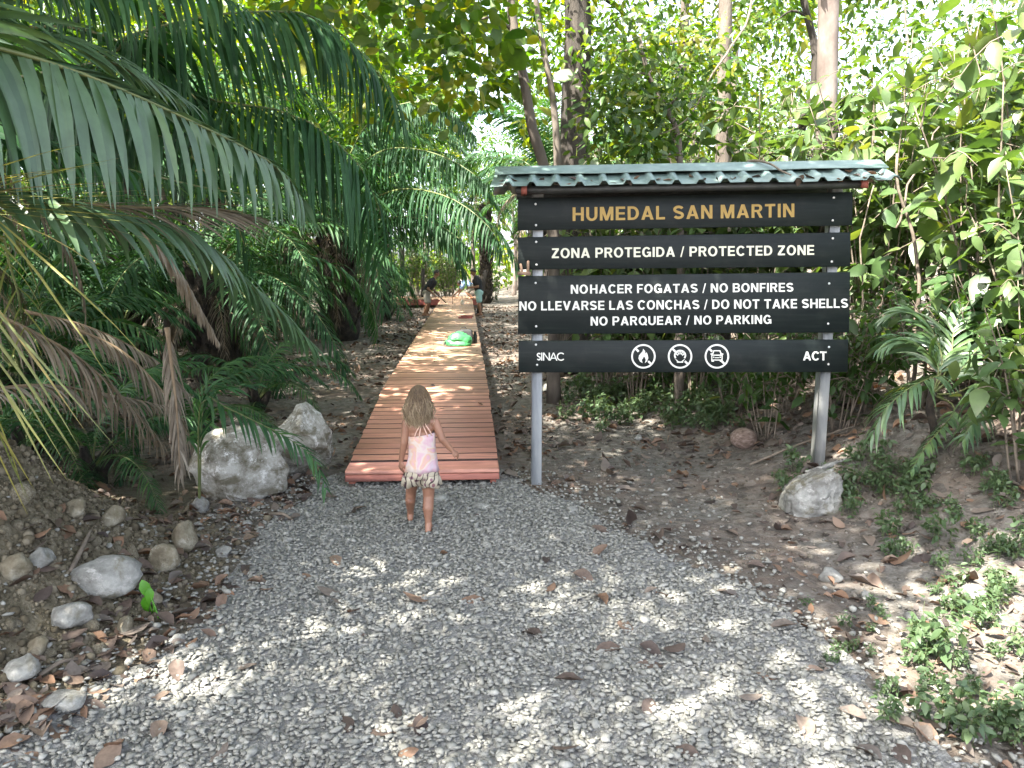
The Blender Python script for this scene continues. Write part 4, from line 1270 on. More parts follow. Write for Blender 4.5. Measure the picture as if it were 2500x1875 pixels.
# ------------------------------------------------------------------ leaves
def leaf_template(st, fold=0.18, curl=0.2, tipw=0.0, wav=0.0, seed=0):
    """st: list of (t, halfwidth); three verts across, y along the leaf, unit length"""
    V, F = [], []
    r = np.random.default_rng(seed)
    for (t, w) in st:
        z = -curl * t * t
        V += [(-w, t - .06 * w, z + fold * w + wav * r.normal()), (0, t, z), (w, t - .06 * w, z + fold * w + wav * r.normal())]
    for i in range(len(st) - 1):
        a = 3 * i
        F += [(a, a + 1, a + 4, a + 3), (a + 1, a + 2, a + 5, a + 4)]
    return np.array(V, float), np.array(F)
LT_OV = leaf_template([(0, .015), (.12, .14), (.35, .25), (.6, .22), (.85, .1), (1, .005)], .22, .28)
LT_ROUND = leaf_template([(0, .02), (.15, .15), (.45, .28), (.75, .3), (.93, .18), (1, .02)], .2, .2)
LT_LOW = leaf_template([(0, .02), (.4, .24), (1, .01)], .25, .2)
LT_MID = leaf_template([(0, .02), (.25, .2), (.65, .2), (1, .01)], .25, .25)
DEADS = [leaf_template([(0, .01), (.15, .14), (.4, .27), (.7, .25), (.9, .12), (1, .01)], f_, c_, 0, w_, k_) for k_, (f_, c_, w_) in enumerate(((.55, .25, .03), (-.3, -.35, .03), (.9, -.2, .04), (.25, .45, .05), (-.6, .2, .03), (1.2, .3, .02)))]
def scatter_leaves(mb, T, pos, yd, nd, size, rnd, mat=0):
    V, F = T
    n = len(pos)
    if not n: return
    yd = nrm(yd)
    xd = nrm(np.cross(yd, nd))
    zd = np.cross(xd, yd)
    size = np.broadcast_to(np.asarray(size, float), (n,))
    P = (V[None, :, 0, None] * xd[:, None] + V[None, :, 1, None] * yd[:, None] + V[None, :, 2, None] * zd[:, None]) * size[:, None, None] + pos[:, None]
    k_ = len(V)
    FF = (F[None] + (np.arange(n) * k_)[:, None, None]).reshape(-1, F.shape[1])
    mb.add(P.reshape(-1, 3), [FF], mat, np.repeat(np.clip(rnd, 0, 1), k_))
def leaf_clusters(mb, C_, rad, per, T, size, r, up=0.9, droop=0.35, flat_=0.75, mat=0, rmean=0.45, rsd=0.2):
    C_ = np.asarray(C_, float)
    n = len(C_)
    rad = np.broadcast_to(np.asarray(rad, float), (n,))
    ix = np.repeat(np.arange(n), per)
    d = nrm(r.normal(size=(len(ix), 3)))
    rr = rad[ix] * r.uniform(0, 1, len(ix)) ** 0.5
    pos = C_[ix] + d * rr[:, None] * [1, 1, flat_]
    yd = d * [1, 1, .3] + r.normal(size=(len(ix), 3)) * .55 - [0, 0, droop]
    nd = r.normal(size=(len(ix), 3)) * .55 + [0, 0, up]
    cl = r.normal(rmean, rsd, n)
    rnd = cl[ix] + r.normal(0, .16, len(ix))
    scatter_leaves(mb, T, pos, yd, nd, size * r.lognormal(0, .25, len(ix)), rnd, mat)

# ------------------------------------------------------------------ palm fronds
def frond(P, n, Lmax, width, sides, r, prof=(0.35, 0.65), seg=5, start=0.06, base_rnd=0.4, mat=0, ragged=0.0, rib=0.016):
    """sides: (sign, angle at base, angle at tip, lift, droop). -> leaflet MB, rib MB"""
    lm, rm = MB(), MB()
    C_ = smooth_path(P, 60)
    tt = np.linspace(0, 1, 60)
    tube(rm, C_[::3], np.interp(tt[::3], [0, .1, 1], [rib * 1.5, rib, rib * .2]), 6)
    for (sg, a0, a1, lift, droop) in sides:
        t = np.linspace(start, 1, n) + r.uniform(-.3, .3, n) / n
        t = np.clip(t, 0, 1)
        p = np.stack([np.interp(t, tt, C_[:, k_]) for k_ in range(3)], 1)
        T = np.gradient(C_, axis=0)
        T = nrm(np.stack([np.interp(t, tt, T[:, k_]) for k_ in range(3)], 1))
        Z = np.array([0, 0, 1.0])
        Nn = nrm(Z - T * T[:, 2:3] + 1e-6)
        B = np.cross(T, Nn)
        an = np.radians(a0 + (a1 - a0) * t + r.normal(0, 5.5, n))
        li = np.radians(lift + r.normal(0, 9, n))
        d = np.cos(an)[:, None] * T + np.sin(an)[:, None] * (sg * B * np.cos(li)[:, None] + Nn * np.sin(li)[:, None])
        L_ = Lmax * (prof[0] + prof[1] * np.sin(math.pi * (.18 + .78 * t))) * np.where(r.uniform(0, 1, n) < .06, r.uniform(.3, .8, n), r.uniform(.86, 1.1, n)) * (1 - ragged * r.uniform(0, 1, n) ** 2)
        w = width * (.55 + .45 * np.sin(math.pi * (.2 + .7 * t))) * r.uniform(.85, 1.1, n)
        dr = droop * r.uniform(.75, 1.3, n)
        W5 = np.array([.5, .92, 1.0, .84, .46, .03]) if seg == 5 else np.interp(np.linspace(0, 1, seg + 1), np.linspace(0, 1, 6), [.5, .95, 1.0, .85, .55, .04])
        rows = []
        q_ = p.copy()
        for j in range(seg + 1):
            Wv = nrm(T - d * np.sum(T * d, 1, keepdims=True))
            Fd = np.cross(d, Wv)
            ww = (w * W5[j] * .5)[:, None]
            rows.append(np.stack([q_ - Wv * ww + Fd * ww * .28, q_, q_ + Wv * ww + Fd * ww * .28], 1))
            q_ = q_ + d * (L_ / seg)[:, None]
            d = nrm(d - Z * (dr / seg)[:, None] + r.normal(0, .02, (n, 3)))
        V = np.stack(rows, 1)          # n, seg+1, 3, 3
        k_ = (seg + 1) * 3
        F = []
        for j in range(seg):
            a = 3 * j
            F += [(a, a + 1, a + 4, a + 3), (a + 1, a + 2, a + 5, a + 4)]
        F = np.array(F)
        FF = (F[None] + (np.arange(n) * k_)[:, None, None]).reshape(-1, 4)
        lm.add(V.reshape(-1, 3), [FF], mat, np.repeat(np.clip(base_rnd + r.normal(0, .2, n), 0, 1), k_))
    return lm, rm
def put_frond(parent, P, n, L_, w, sides, seed, mat='palm', ribm='rib', label=None, **kw):
    off = np.array(parent.location) if parent is not None else 0
    lm, rm = frond(np.asarray(P, float) - off, n, L_, w, sides, np.random.default_rng(seed), **kw)
    o = lm.obj('frond', M[mat], parent)
    rm.obj('midrib', M[ribm], o)
    if label: o['label'] = label
    return o

def palm_trunk(h, r0, seed, boots=True):
    r = np.random.default_rng(seed)
    mb = MB()
    z = np.linspace(-.1, h, 9)
    tube(mb, [(0.04 * math.sin(q_ * 2 + seed), 0.04 * math.cos(q_ * 3), q_) for q_ in z], r0 * (1 + .12 * np.sin(z * 5)), 14, wob=.15)
    if boots:
        for k_ in range(int(h * 38)):
            th, zz = k_ * 2.4, .05 + h * (k_ / (h * 38))
            a = np.array([math.cos(th), math.sin(th), 0])
            b_ = a * r0 * .8 + [0, 0, zz]
            L_ = r.uniform(.16, .34)
            tube(mb, [b_, b_ + a * L_ * .35 + [0, 0, L_ * .5], b_ + a * L_ * .6 + [0, 0, L_]], [.06, .045, .02], 5)
    return mb
# generic fronds: base at the origin, going out along +X, arching over
def arc(len_, e0, e1, n=9, sway=0.0):
    P, p = [np.zeros(3)], np.zeros(3)
    for k_ in range(n):
        e = RAD(e0 + (e1 - e0) * (k_ / (n - 1)) ** 1.2)
        p = p + np.array([math.cos(e), sway * k_ / n, math.sin(e)]) * len_ / n
        P.append(p)
    return np.array(P)
GEN = []
for k_, (ln, e0, e1, sw, br) in enumerate(((4.2, 62, -48, .15, .35), (4.4, 42, -55, -.12, .5), (3.9, 20, -62, .1, .25), (3.6, 74, -15, -.1, .6))):
    r = np.random.default_rng(60 + k_)
    lm, rm = frond(arc(ln, e0, e1, sway=sw), 62, .72, .042, [(1, 68, 30, 8, 1.5), (-1, 68, 30, 8, 1.5)], r, start=.16, base_rnd=br, rib=.02, seg=4)
    GEN.append((lm.mesh('frond', M['palm']), rm.mesh('midrib', M['rib'])))
DRY = []
for k_, (ln, e0, e1) in enumerate(((2.4, -20, -82), (2.0, 10, -80))):
    r = np.random.default_rng(80 + k_)
    lm, rm = frond(arc(ln, e0, e1), 46, .5, .018, [(1, 50, 25, -10, 1.6), (-1, 50, 25, -10, 1.6)], r, start=.12, base_rnd=.4, ragged=.5, rib=.016, seg=4)
    DRY.append((lm.mesh('frond', M['palm_dry']), rm.mesh('midrib', M['rib_dry'])))
def palm(loc, h, r0, seed, label, nf=16, ndry=5, scale=1.0, group=None, az=None, trunk=True, tiltup=0.0, skip=None, low=10):
    t_ = thing('palm_tree', label, 'palm', loc, 0, group)
    r = np.random.default_rng(seed)
    if trunk: palm_trunk(h, r0, seed).obj('trunk', M['palm_trunk'], t_)
    for k_ in range(nf):
        a = (k_ * 137.5 + r.uniform(-15, 15)) if az is None else r.uniform(*az)
        if skip and skip[0] < (a % 360) < skip[1]: continue
        g = GEN[k_ % 4]
        o = link('frond', g[0], t_, (0, 0, h), (0, RAD(r.uniform(-14, low) - tiltup), RAD(a)), scale * r.uniform(.85, 1.1))
        link('midrib', g[1], o)
    for k_ in range(ndry):
        g = DRY[k_ % 2]
        o = link('frond', g[0], t_, (0, 0, h - .1 - .15 * (k_ % 3)), (0, RAD(r.uniform(-8, 22)), RAD(k_ * 360 / ndry + r.uniform(-20, 20))), scale * r.uniform(.7, 1.0))
        o['label'] = 'dry brown hanging frond'
        link('midrib', g[1], o)
    return t_

# palm A: trunk just outside the picture, its fronds sweep over the dirt mound
crA = np.array((-3.9, 2.9, 2.15))
pA = thing('palm_tree', 'large palm over the dirt mound with broad drooping fronds reaching in from the edge', 'palm', (-3.9, 2.9, float(ground_h(-3.9, 2.9))))
palm_trunk(1.5, .3, 3).obj('trunk', M['palm_trunk'], pA)
put_frond(pA, [crA] + [at(*q_) for q_ in ((-350, 70, 3.0), (0, 122, 3.3), (203, 181, 3.5), (452, 289, 3.9), (669, 402, 4.4), (735, 480, 4.6))], 84, .62, .054,
          [(1, 88, 74, -62, 2.6), (-1, 24, 16, 34, .7)], 1, base_rnd=.55, rib=.017, mat='palm_near')
put_frond(pA, [crA] + [at(*q_) for q_ in ((-250, 20, 3.7), (0, 72, 3.9), (135, 95, 4.1), (300, 165, 4.4), (430, 240, 4.8))], 60, .55, .036, [(1, 32, 20, 10, 1.0), (-1, 32, 22, 35, .9)], 2, base_rnd=.5, rib=.014, mat='palm_near')
put_frond(pA, [crA - [0, 0, .1]] + [at(*q_) for q_ in ((-60, 462, 3.6), (90, 486, 3.7), (270, 520, 4.0), (452, 565, 4.3), (588, 678, 4.7), (680, 760, 5.0), (770, 850, 5.3))], 74, .50, .042,
          [(1, 52, 30, -15, 1.9), (-1, 50, 30, 0, 1.6)], 3, base_rnd=.35, rib=.015, mat='palm_near')
put_frond(pA, [at(*q_) for q_ in ((120, 478, 4.15), (140, 492, 4.15), (316, 508, 4.2), (452, 509, 4.3), (606, 528, 4.6))], 44, .48, .013, [(1, 32, 16, -12, .8), (-1, 28, 16, 22, .4)], 4, mat='palm_dry', ribm='rib_dry', label='cut dry brown frond')
put_frond(pA, [crA - [0, 0, .3]] + [at(*q_) for q_ in ((-120, 500, 3.3), (-75, 650, 3.1), (-45, 850, 3.05), (-30, 1050, 3.05))], 40, 1.05, .012, [(-1, 36, 24, 10, .18), (1, 36, 24, 10, .18)], 5, mat='palm_yellow', label='yellowing frond with thin trailing leaflets', start=.3)
put_frond(pA, [crA - [0, 0, .1]] + [at(*q_) for q_ in ((-160, 300, 3.3), (20, 330, 4.2), (180, 360, 4.6), (330, 420, 5.0))], 50, .6, .045, [(1, 76, 45, -20, 2.6), (-1, 70, 40, -10, 2.2)], 6, base_rnd=.2)
put_frond(pA, [crA - [0, 0, .3]] + [at(*q_) for q_ in ((-80, 560, 3.4), (0, 600, 3.5), (40, 700, 3.6), (60, 800, 3.7))], 20, .55, .012, [(1, 45, 30, -10, 1.2), (-1, 45, 30, 0, 1.2)], 7, mat='palm_yellow', base_rnd=.15)
for k_, (a, el, sc_) in enumerate(((8, 0, 1.0), (38, 8, 1.05), (-30, 6, 1.0), (75, 0, .95), (-62, 8, 1.0), (-95, 0, 1), (130, 0, 1))):
    o = link('frond', GEN[(0, 3)[k_ % 2]][0], pA, tuple(crA - np.array(pA.location)), (0, RAD(-12 - el), RAD(a)), sc_)
    link('midrib', GEN[(0, 3)[k_ % 2]][1], o)
# palm B: taller, behind it; only hanging fronds come into view
crB = np.array((-3.4, 4.9, 4.1))
pB = thing('palm_tree', 'tall palm behind the nearest one whose leaflets hang in from the top edge', 'palm', (-3.75, 5.6, float(ground_h(-3.75, 5.6))))
palm_trunk(3.9, .24, 5).obj('trunk', M['palm_trunk'], pB)
put_frond(pB, [crB] + [at(*q_) for q_ in ((100, -110, 4.0), (250, -75, 4.0), (400, -40, 4.1), (520, -15, 4.2), (600, 20, 4.4))], 60, .5, .032, [(1, 86, 55, -30, 3.6), (-1, 80, 50, -20, 3.2)], 11, base_rnd=.4)
put_frond(pB, [crB] + [at(*q_) for q_ in ((-150, -140, 4.2), (60, -80, 4.4), (190, -30, 4.6), (290, 40, 4.8))], 50, .42, .03, [(1, 60, 35, -15, 2.2), (-1, 60, 35, -10, 2.0)], 12, base_rnd=.15)
for k_, (a, el) in enumerate(((-5, 10), (30, 14), (-45, 12), (70, 16), (-85, 10), (115, 12), (160, 8))):
    o = link('frond', GEN[(0, 3)[k_ % 2]][0], pB, tuple(crB - np.array(pB.location)), (0, RAD(-8 - el), RAD(a)), 1.08)
    link('midrib', GEN[(0, 3)[k_ % 2]][1], o)
# palm C: the two big arching fronds
crC = at(-200, 230, 7.6)
pC = thing('palm_tree', 'palm with two long arching fronds hung with narrow dark leaflets above the boulders', 'palm', (crC[0], crC[1], float(ground_h(crC[0], crC[1]))))
palm_trunk(float(crC[2]), .26, 7).obj('trunk', M['palm_trunk'], pC)
put_frond(pC, [crC] + [at(*q_) for q_ in ((240, 150, 6.6), (294, 95, 6.4), (497, 41, 6.2), (678, 27, 6.2), (769, 41, 6.3), (859, 104, 6.5), (949, 217, 6.8), (985, 300, 7.0))], 130, 1.0, .036, [(1, 86, 60, -50, 3.2), (-1, 80, 50, -20, 3.4)], 21, base_rnd=.3)
put_frond(pC, [crC] + [at(*q_) for q_ in ((400, 215, 6.8), (520, 246, 6.5), (678, 268, 6.3), (769, 307, 6.3), (859, 384, 6.4), (904, 452, 6.5), (955, 600, 6.8))], 120, 1.2, .038, [(1, 86, 60, -50, 3.2), (-1, 80, 50, -25, 3.4)], 22, base_rnd=.3)
put_frond(pC, [crC - [0, 0, .2]] + [at(*q_) for q_ in ((380, 430, 6.0), (520, 462, 5.6), (640, 482, 5.5), (741, 524, 5.6))], 46, .36, .024, [(1, 50, 26, -15, 1.4), (-1, 50, 26, 10, 1.0)], 23, base_rnd=.5)
put_frond(pC, [crC - [0, 0, .1]] + [at(*q_) for q_ in ((380, 330, 6.6), (480, 400, 6.2), (560, 500, 6.1), (610, 640, 6.2))], 50, .6, .034, [(1, 64, 30, -15, 2.4), (-1, 64, 30, 0, 2.0)], 24, base_rnd=.2)
for k_, a in enumerate((60, 100, 150, 200, 250, 300, 335, 20)):
    o = link('frond', GEN[k_ % 4][0], pC, tuple(crC - np.array(pC.location)), (0, RAD(-6), RAD(a)), 1.0)
    link('midrib', GEN[k_ % 4][1], o)
for k_, a in enumerate((-70, -30, 20, -110)):
    o = link('frond', DRY[k_ % 2][0], pC, tuple(crC - np.array(pC.location) - [0, 0, .3]), (0, RAD(8), RAD(a)), .95)
    o['label'] = 'dry brown hanging frond'
    link('midrib', DRY[k_ % 2][1], o)
# further palms beside and beyond the boardwalk
palm((-3.9, 12.2, 0), 1.6, .3, 31, 'stout palm with a dark shaggy stump-like trunk behind the boulders', 20, 9, .85, low=34)
pP = palm((-3.0, 18.6, 0), 2.8, .42, 32, 'palm with thick blackish trunk skirted by dead fronds beside the boardwalk', 24, 14, 1.15, low=20)
for k_, P_ in enumerate(([(850, 440, 17.5), (930, 370, 16.5), (1020, 365, 15.8), (1110, 395, 15.2), (1190, 450, 14.8)], [(880, 500, 17), (980, 462, 16), (1090, 480, 15), (1180, 540, 14.4), (1230, 610, 14.2)],
                          [(900, 540, 17), (1000, 530, 16.2), (1090, 560, 15.8), (1150, 610, 15.6)], [(840, 420, 18.5), (900, 300, 18.2), (1000, 250, 17.8), (1100, 270, 17.4), (1160, 330, 17.2)], [(780, 470, 17), (740, 420, 15.5), (700, 460, 14.4), (660, 560, 13.8)])):
    put_frond(pP, [np.array((-3.0, 18.6, 2.8))] + [at(*w_) for w_ in P_], 90, 1.0, .05, [(1, 84, 52, -45, 3.0), (-1, 80, 48, -30, 3.0)], 130 + k_, base_rnd=.22, rib=.03, start=.12, seg=4)
palm((-4.2, 30.5, 0), 1.9, .5, 33, 'squat far palm with black trunk behind the red cross boardwalk', 14, 5, 1.1)
palm((2.3, 21.5, 0), 3.9, .28, 34, 'palm beyond the sign, its drooping fronds brushing the board edge', 16, 6, 1.0)
palm((-6.3, 15.0, 0), 3.4, .3, 35, 'tall palm in the shade behind the two stumpy palms', 15, 4, 1.1)
palm((-6.2, 9.6, 0), 2.2, .28, 36, 'palm deep in the shade behind the long arching fronds', 15, 5, 1.0)
palm((-2.6, 24.5, 0), 4.4, .2, 37, 'slender palm with sunlit crown rising above the far boardwalk', 15, 4, 1.0)
palm((.9, 34.5, 0), 4.2, .22, 38, 'tall far palm standing past the end of the boardwalk', 15, 3, 1.05)
palm((-7.5, 24, 0), 4.0, .3, 39, 'palm far back in the gloom between the thick-trunked palm and the tall one', 14, 3, 1.1)
palm((3.4, 29, 0), 3.4, .26, 40, 'far palm showing between the tree trunks over the sign roof', 14, 3, 1.05)
palm((-5.0, 8.9, 0), .5, .2, 51, 'low shaggy palm clump in the shade behind the dead fronds', 13, 9, .62)
palm((-6.3, 11.4, 0), .7, .2, 52, 'low dark palm clump deep under the trees', 13, 7, .7)
palm((-4.9, 14.6, 0), .8, .2, 53, 'small bushy palm between the two shaggy-trunked palms', 13, 6, .62)
palm((-8.2, 17.5, 0), .8, .22, 54, 'small palm far back in the deep shade', 13, 5, .8)
palm((-3.9, 22.5, 0), .9, .22, 55, 'small green palm near the red cross boardwalk', 13, 4, .7)
for x, y, s_, lb in ((-5.6, 12.9, .75, 'dark low palm close behind the stump-like trunk'), (-7.2, 13.6, .8, 'low palm sunk in shadow far from the boardwalk'), (-5.3, 17.4, .8, 'broad low palm behind the thick blackish trunk'),
                    (-7.0, 20.5, .9, 'wide drooping palm filling the gloom behind the trunks'), (-5.0, 20.9, .8, 'mid-sized palm closing the gap between the dark trunks'), (-9.6, 15.5, .9, 'far low palm showing only its frond tips'), (-4.6, 26.5, .9, 'low palm hiding the wood behind the cross boardwalk')):
    palm((x, y, 0), .8, .22, int(60 + y * 3), lb, 15, 5, s_, low=24)
for k_, (x, y, s_, lb) in enumerate(((-3.1, 6.4, .36, 'knee-high palm sprout in the shade just past the dirt mound'), (-3.9, 6.9, .42, 'small dusty palm sprout close to the picture edge behind the mound'), (-2.75, 7.7, .38, 'palm sprout behind the two boulders'), (-4.6, 7.6, .5, 'larger palm sprout in the dark behind the mound'), (-2.6, 9.6, .36, 'palm sprout on the litter between the boulders and the stump-like palm'))):
    palm((x, y, float(ground_h(x, y))), .12, .05, 90 + k_, lb, 9, 3, s_, low=14)
# sapling palm draped over the boulders
q_ = at(470, 1000, 5.65)
sp = thing('palm_sapling', 'young palm arching a green frond over the limestone boulders', 'palm', (q_[0], q_[1], float(ground_h(q_[0], q_[1]))))
put_frond(sp, [(q_[0], q_[1], float(ground_h(q_[0], q_[1]))), at(490, 985, 5.62)] + [at(*w_) for w_ in ((560, 1000, 5.55), (625, 1030, 5.5), (700, 1068, 5.42), (765, 1120, 5.35), (795, 1190, 5.3))], 34, .3, .024, [(1, 52, 24, -18, 1.7), (-1, 50, 24, 15, 1.0)], 41, base_rnd=.45, rib=.008, start=.22)
put_frond(sp, [(q_[0], q_[1], float(ground_h(q_[0], q_[1]))), at(500, 970, 5.7)] + [at(*w_) for w_ in ((560, 945, 5.8), (620, 940, 5.9))], 14, .28, .034, [(1, 45, 24, 0, .8), (-1, 45, 24, 20, .6)], 42, base_rnd=.4, rib=.007, start=.3)
# dead fronds lying on the ground behind the mound
DF = [([(-120, 720, 4.6), (60, 800, 4.7), (200, 880, 4.9), (310, 985, 5.2), (398, 1090, 5.5)], .46, 'long dead grey frond sagging over the back of the dirt mound'),
      ([(180, 800, 5.8), (300, 860, 5.9), (400, 960, 6.0), (470, 1080, 6.0)], .4, 'dead frond slanting down behind the first boulder'),
      ([(408, 800, 5.3), (420, 900, 5.25), (432, 1010, 5.2), (440, 1160, 5.15)], .34, 'bundle-like dead frond hanging straight down beside the boulder'),
      ([(-80, 960, 4.6), (100, 940, 5.0), (250, 960, 5.4), (400, 990, 5.8)], .35, 'thin dead frond lying across the mound top'),
      ([(60, 760, 6.6), (220, 800, 6.8), (380, 880, 7.0), (460, 960, 7.1)], .3, 'dead frond half fallen in the shade between the palms'),
      ([(330, 560, 4.9), (420, 640, 5.0), (480, 740, 5.1), (530, 830, 5.2)], .2, 'brown frond hanging behind the green drooping one')]
for k_, (P_, L_, lb) in enumerate(DF):
    t_ = thing('dead_frond', lb, 'dead frond', at(*P_[-1]))
    off = np.array(t_.location)
    hang = k_ == 2
    lm, rm = frond(np.array([at(*w_) for w_ in P_]) - off, 44, L_, .016, [(1, 24 if hang else 50, 14 if hang else 30, -15, 2.2), (-1, 24 if hang else 50, 14 if hang else 30, -15, 2.2)], np.random.default_rng(200 + k_), base_rnd=.45 + .06 * k_, ragged=.45, rib=.013)
    lm.obj('leaflets', M['palm_dry'], t_)
    rm.obj('midrib', M['rib_dry'], t_)
# small palm on the bank beside the sign
q_ = ghit(2285, 1090)
rp = thing('palm_sapling', 'young palm with fanned green fronds growing on the leafy bank beside the sign', 'palm', q_)
Yr = float(q_[1])
mb = MB(); tube(mb, smooth_path([(0, 0, -.03), (-.03, 0, .15), (-.08, 0, .3), (-.06, 0, .42)], 8), [.03] * 8, 8, wob=.2)
mb.obj('trunk', M['palm_trunk'], rp)
cr_ = q_ + [-.06, 0, .4]
for k_, (P_, L_) in enumerate((
    ([(2310, 930, 0), (2290, 918, -.1), (2225, 945, -.25), (2160, 1000, -.35), (2130, 1060, -.4)], .34),
    ([(2330, 960, 0), (2390, 940, -.15), (2385, 1000, -.35), (2350, 1075, -.5)], .3),
    ([(2290, 900, .1), (2250, 850, .1), (2200, 830, .15), (2150, 850, .1)], .32),
    ([(2300, 880, .2), (2270, 800, .3), (2220, 760, .4), (2170, 770, .45)], .34),
    ([(2320, 880, .2), (2330, 800, .3), (2360, 740, .4), (2420, 720, .4)], .32),
    ([(2340, 910, .1), (2390, 850, .1), (2440, 830, .05), (2480, 860, -.05)], .3),
    ([(2330, 1000, 0), (2260, 1090, -.3), (2225, 1150, -.45)], .14))):
    put_frond(rp, [cr_] + [at(a, b, Yr + c_) for a, b, c_ in P_], 24, L_ * 1.1, .03, [(1, 52, 26, -8, 1.2), (-1, 52, 26, 8, 1.0)], 50 + k_, base_rnd=.8, rib=.007, start=.25, mat='palm_near')

# ------------------------------------------------------------------ trees
def limb_to(mb, a, b, r0, r1, r, sag=.12, n=7):
    a, b = np.asarray(a, float), np.asarray(b, float)
    L_ = np.linalg.norm(b - a)
    m1 = a + (b - a) * .4 + r.normal(size=3) * L_ * .08 + [0, 0, L_ * sag]
    tube(mb, smooth_path([a, m1, b], n), np.linspace(r0, r1, n), 5)
def tree_mesh(trunk, r0, r1, centers, crad, per, T, size, seed, up=.9, sides=10, limb=True, droop=.35, rmean=.45, wob=.18, lr=.28):
    """-> trunk MB (trunk and limbs), crown MB"""
    r = np.random.default_rng(seed)
    tm, cm = MB(), MB()
    P = smooth_path(trunk, 22)
    rr = np.linspace(r0, r1, 22)
    rr[:2] *= [1.35, 1.12]
    tube(tm, P, rr, sides, wob=wob)
    C_ = np.asarray(centers, float)
    if limb:
        nodes = [P[i] for i in range(6, 22)]
        nr = [rr[i] for i in range(6, 22)]
        order = np.argsort(np.linalg.norm(C_ - P[-1], axis=1))
        for i in order:
            N_ = np.array(nodes)
            d = np.linalg.norm(N_ - C_[i], axis=1) + np.maximum(0, N_[:, 2] - C_[i][2]) * .6
            j = int(np.argmin(d))
            rb = min(nr[j] * .6, .012 + .016 * d[j])
            a, b = N_[j], C_[i]
            limb_to(tm, a, b, rb, rb * .4, r)
            nodes.append(a + (b - a) * .7); nr.append(rb * .7)
            nodes.append(b.copy()); nr.append(rb * .5)
    leaf_clusters(cm, C_, crad, per, T, size, r, up=up, droop=droop, rmean=rmean)
    return tm, cm
def pix_centers(r, n, bx, by, bY, zmin=None):
    out = []
    while len(out) < n:
        q_ = at(r.uniform(*bx), r.uniform(*by), r.uniform(*bY))
        if zmin is None or q_[2] > zmin: out.append(q_)
    return np.array(out)
def add_tree(name, label, cat, base, trunk, r0, r1, centers, crad, per, T, size, seed, bark, leaf, **kw):
    t_ = thing(name, label, cat, base)
    off = np.asarray(base, float)
    tm, cm = tree_mesh(np.asarray(trunk, float) - off, r0, r1, np.asarray(centers, float) - off, crad, per, T, size, seed, **kw)
    tm.obj('trunk', M[bark], t_)
    cm.obj('crown', M[leaf], t_)
    return t_
r = np.random.default_rng(77)
def ctr(n, c_, R_, fl=.6):
    d = nrm(r.normal(size=(n, 3)))
    return np.asarray(c_) + d * (r.uniform(.35, 1, n) ** .6)[:, None] * np.asarray(R_)
# slender leaning tree: the broad leaves over the middle of the picture
c1 = np.vstack([pix_centers(r, 40, (680, 1230), (-120, 130), (8.0, 11.5)), pix_centers(r, 22, (860, 1270), (90, 240), (9.5, 12.0)), pix_centers(r, 7, (1220, 1420), (-80, 330), (13.6, 15)), pix_centers(r, 30, (600, 1500), (-400, -100), (8, 12))])
add_tree('tree', 'slender grey tree leaning with a bend near its foot, just behind the sign roof', 'tree', at(1352, 985, 10.0) * [1, 1, 0],
         [at(1352, 985, 10) * [1, 1, 0]] + [at(*w_) for w_ in ((1352, 600, 10), (1340, 470, 10), (1328, 402, 10), (1302, 330, 10), (1288, 249, 10), (1275, 170, 10), (1254, 68, 10), (1241, -60, 10), (1225, -250, 9.8))], .085, .05, c1, .5, 26, LT_ROUND, .16, 301, 'bark', 'broad', rmean=.62)
c2 = np.vstack([ctr(70, at(1380, -330, 13) + [0, 0, .4], (4.5, 4.0, 1.8)), pix_centers(r, 12, (1400, 1560), (20, 240), (12, 14.5))])
add_tree('tree', 'thick dark-trunked tree rising straight behind the sign roof', 'tree', at(1402, 900, 13) * [1, 1, 0],
         [at(1402, 900, 13) * [1, 1, 0]] + [at(*w_) for w_ in ((1402, 600, 13), (1402, 380, 13), (1405, 200, 13), (1412, 60, 13), (1405, -60, 13), (1400, -400, 13))], .29, .18, c2, .65, 40, LT_MID, .13, 302, 'bark_dark', 'broad', rmean=.4)
c3 = pix_centers(r, 10, (1230, 1420), (-160, 120), (12, 13.5))
add_tree('tree', 'thin brown tree close against the thick dark trunk', 'tree', at(1362, 900, 12.4) * [1, 1, 0],
         [at(1362, 900, 12.4) * [1, 1, 0]] + [at(*w_) for w_ in ((1362, 600, 12.4), (1360, 380, 12.4), (1350, 240, 12.4), (1325, 110, 12.4), (1300, -60, 12.4))], .085, .04, c3, .5, 30, LT_MID, .13, 303, 'bark', 'broad', rmean=.5)
c4 = np.vstack([pix_centers(r, 50, (1440, 1960), (-140, 240), (11.4, 13.8)), pix_centers(r, 16, (1640, 1900), (220, 380), (11.4, 12.8))])
add_tree('tree', 'straight brown tree standing above the middle of the sign roof', 'tree', at(1765, 950, 11) * [1, 1, 0],
         [at(1765, 950, 11) * [1, 1, 0]] + [at(*w_) for w_ in ((1765, 600, 11), (1764, 400, 11), (1768, 170, 11), (1772, -40, 11), (1775, -260, 11))], .12, .085, c4, .55, 48, LT_LOW, .11, 304, 'bark', 'small', rmean=.55)
c5 = np.vstack([pix_centers(r, 20, (1850, 2350), (-260, 20), (9, 11)), pix_centers(r, 72, (2060, 2600), (-100, 260), (9.5, 13.5))])
add_tree('tree', 'pale pinkish-barked tree towering over the shrubs behind the sign', 'tree', at(2010, 1000, 9) * [1, 1, 0] + [0, 0, .5],
         [at(2010, 1000, 9) * [1, 1, 0] + [0, 0, .4]] + [at(*w_) for w_ in ((2012, 600, 9), (2015, 420, 9), (2018, 300, 9), (2021, 100, 9), (2024, -40, 9), (2030, -220, 9))], .13, .11, c5, .5, 30, LT_LOW, .125, 305, 'bark_pale', 'small', rmean=.45)
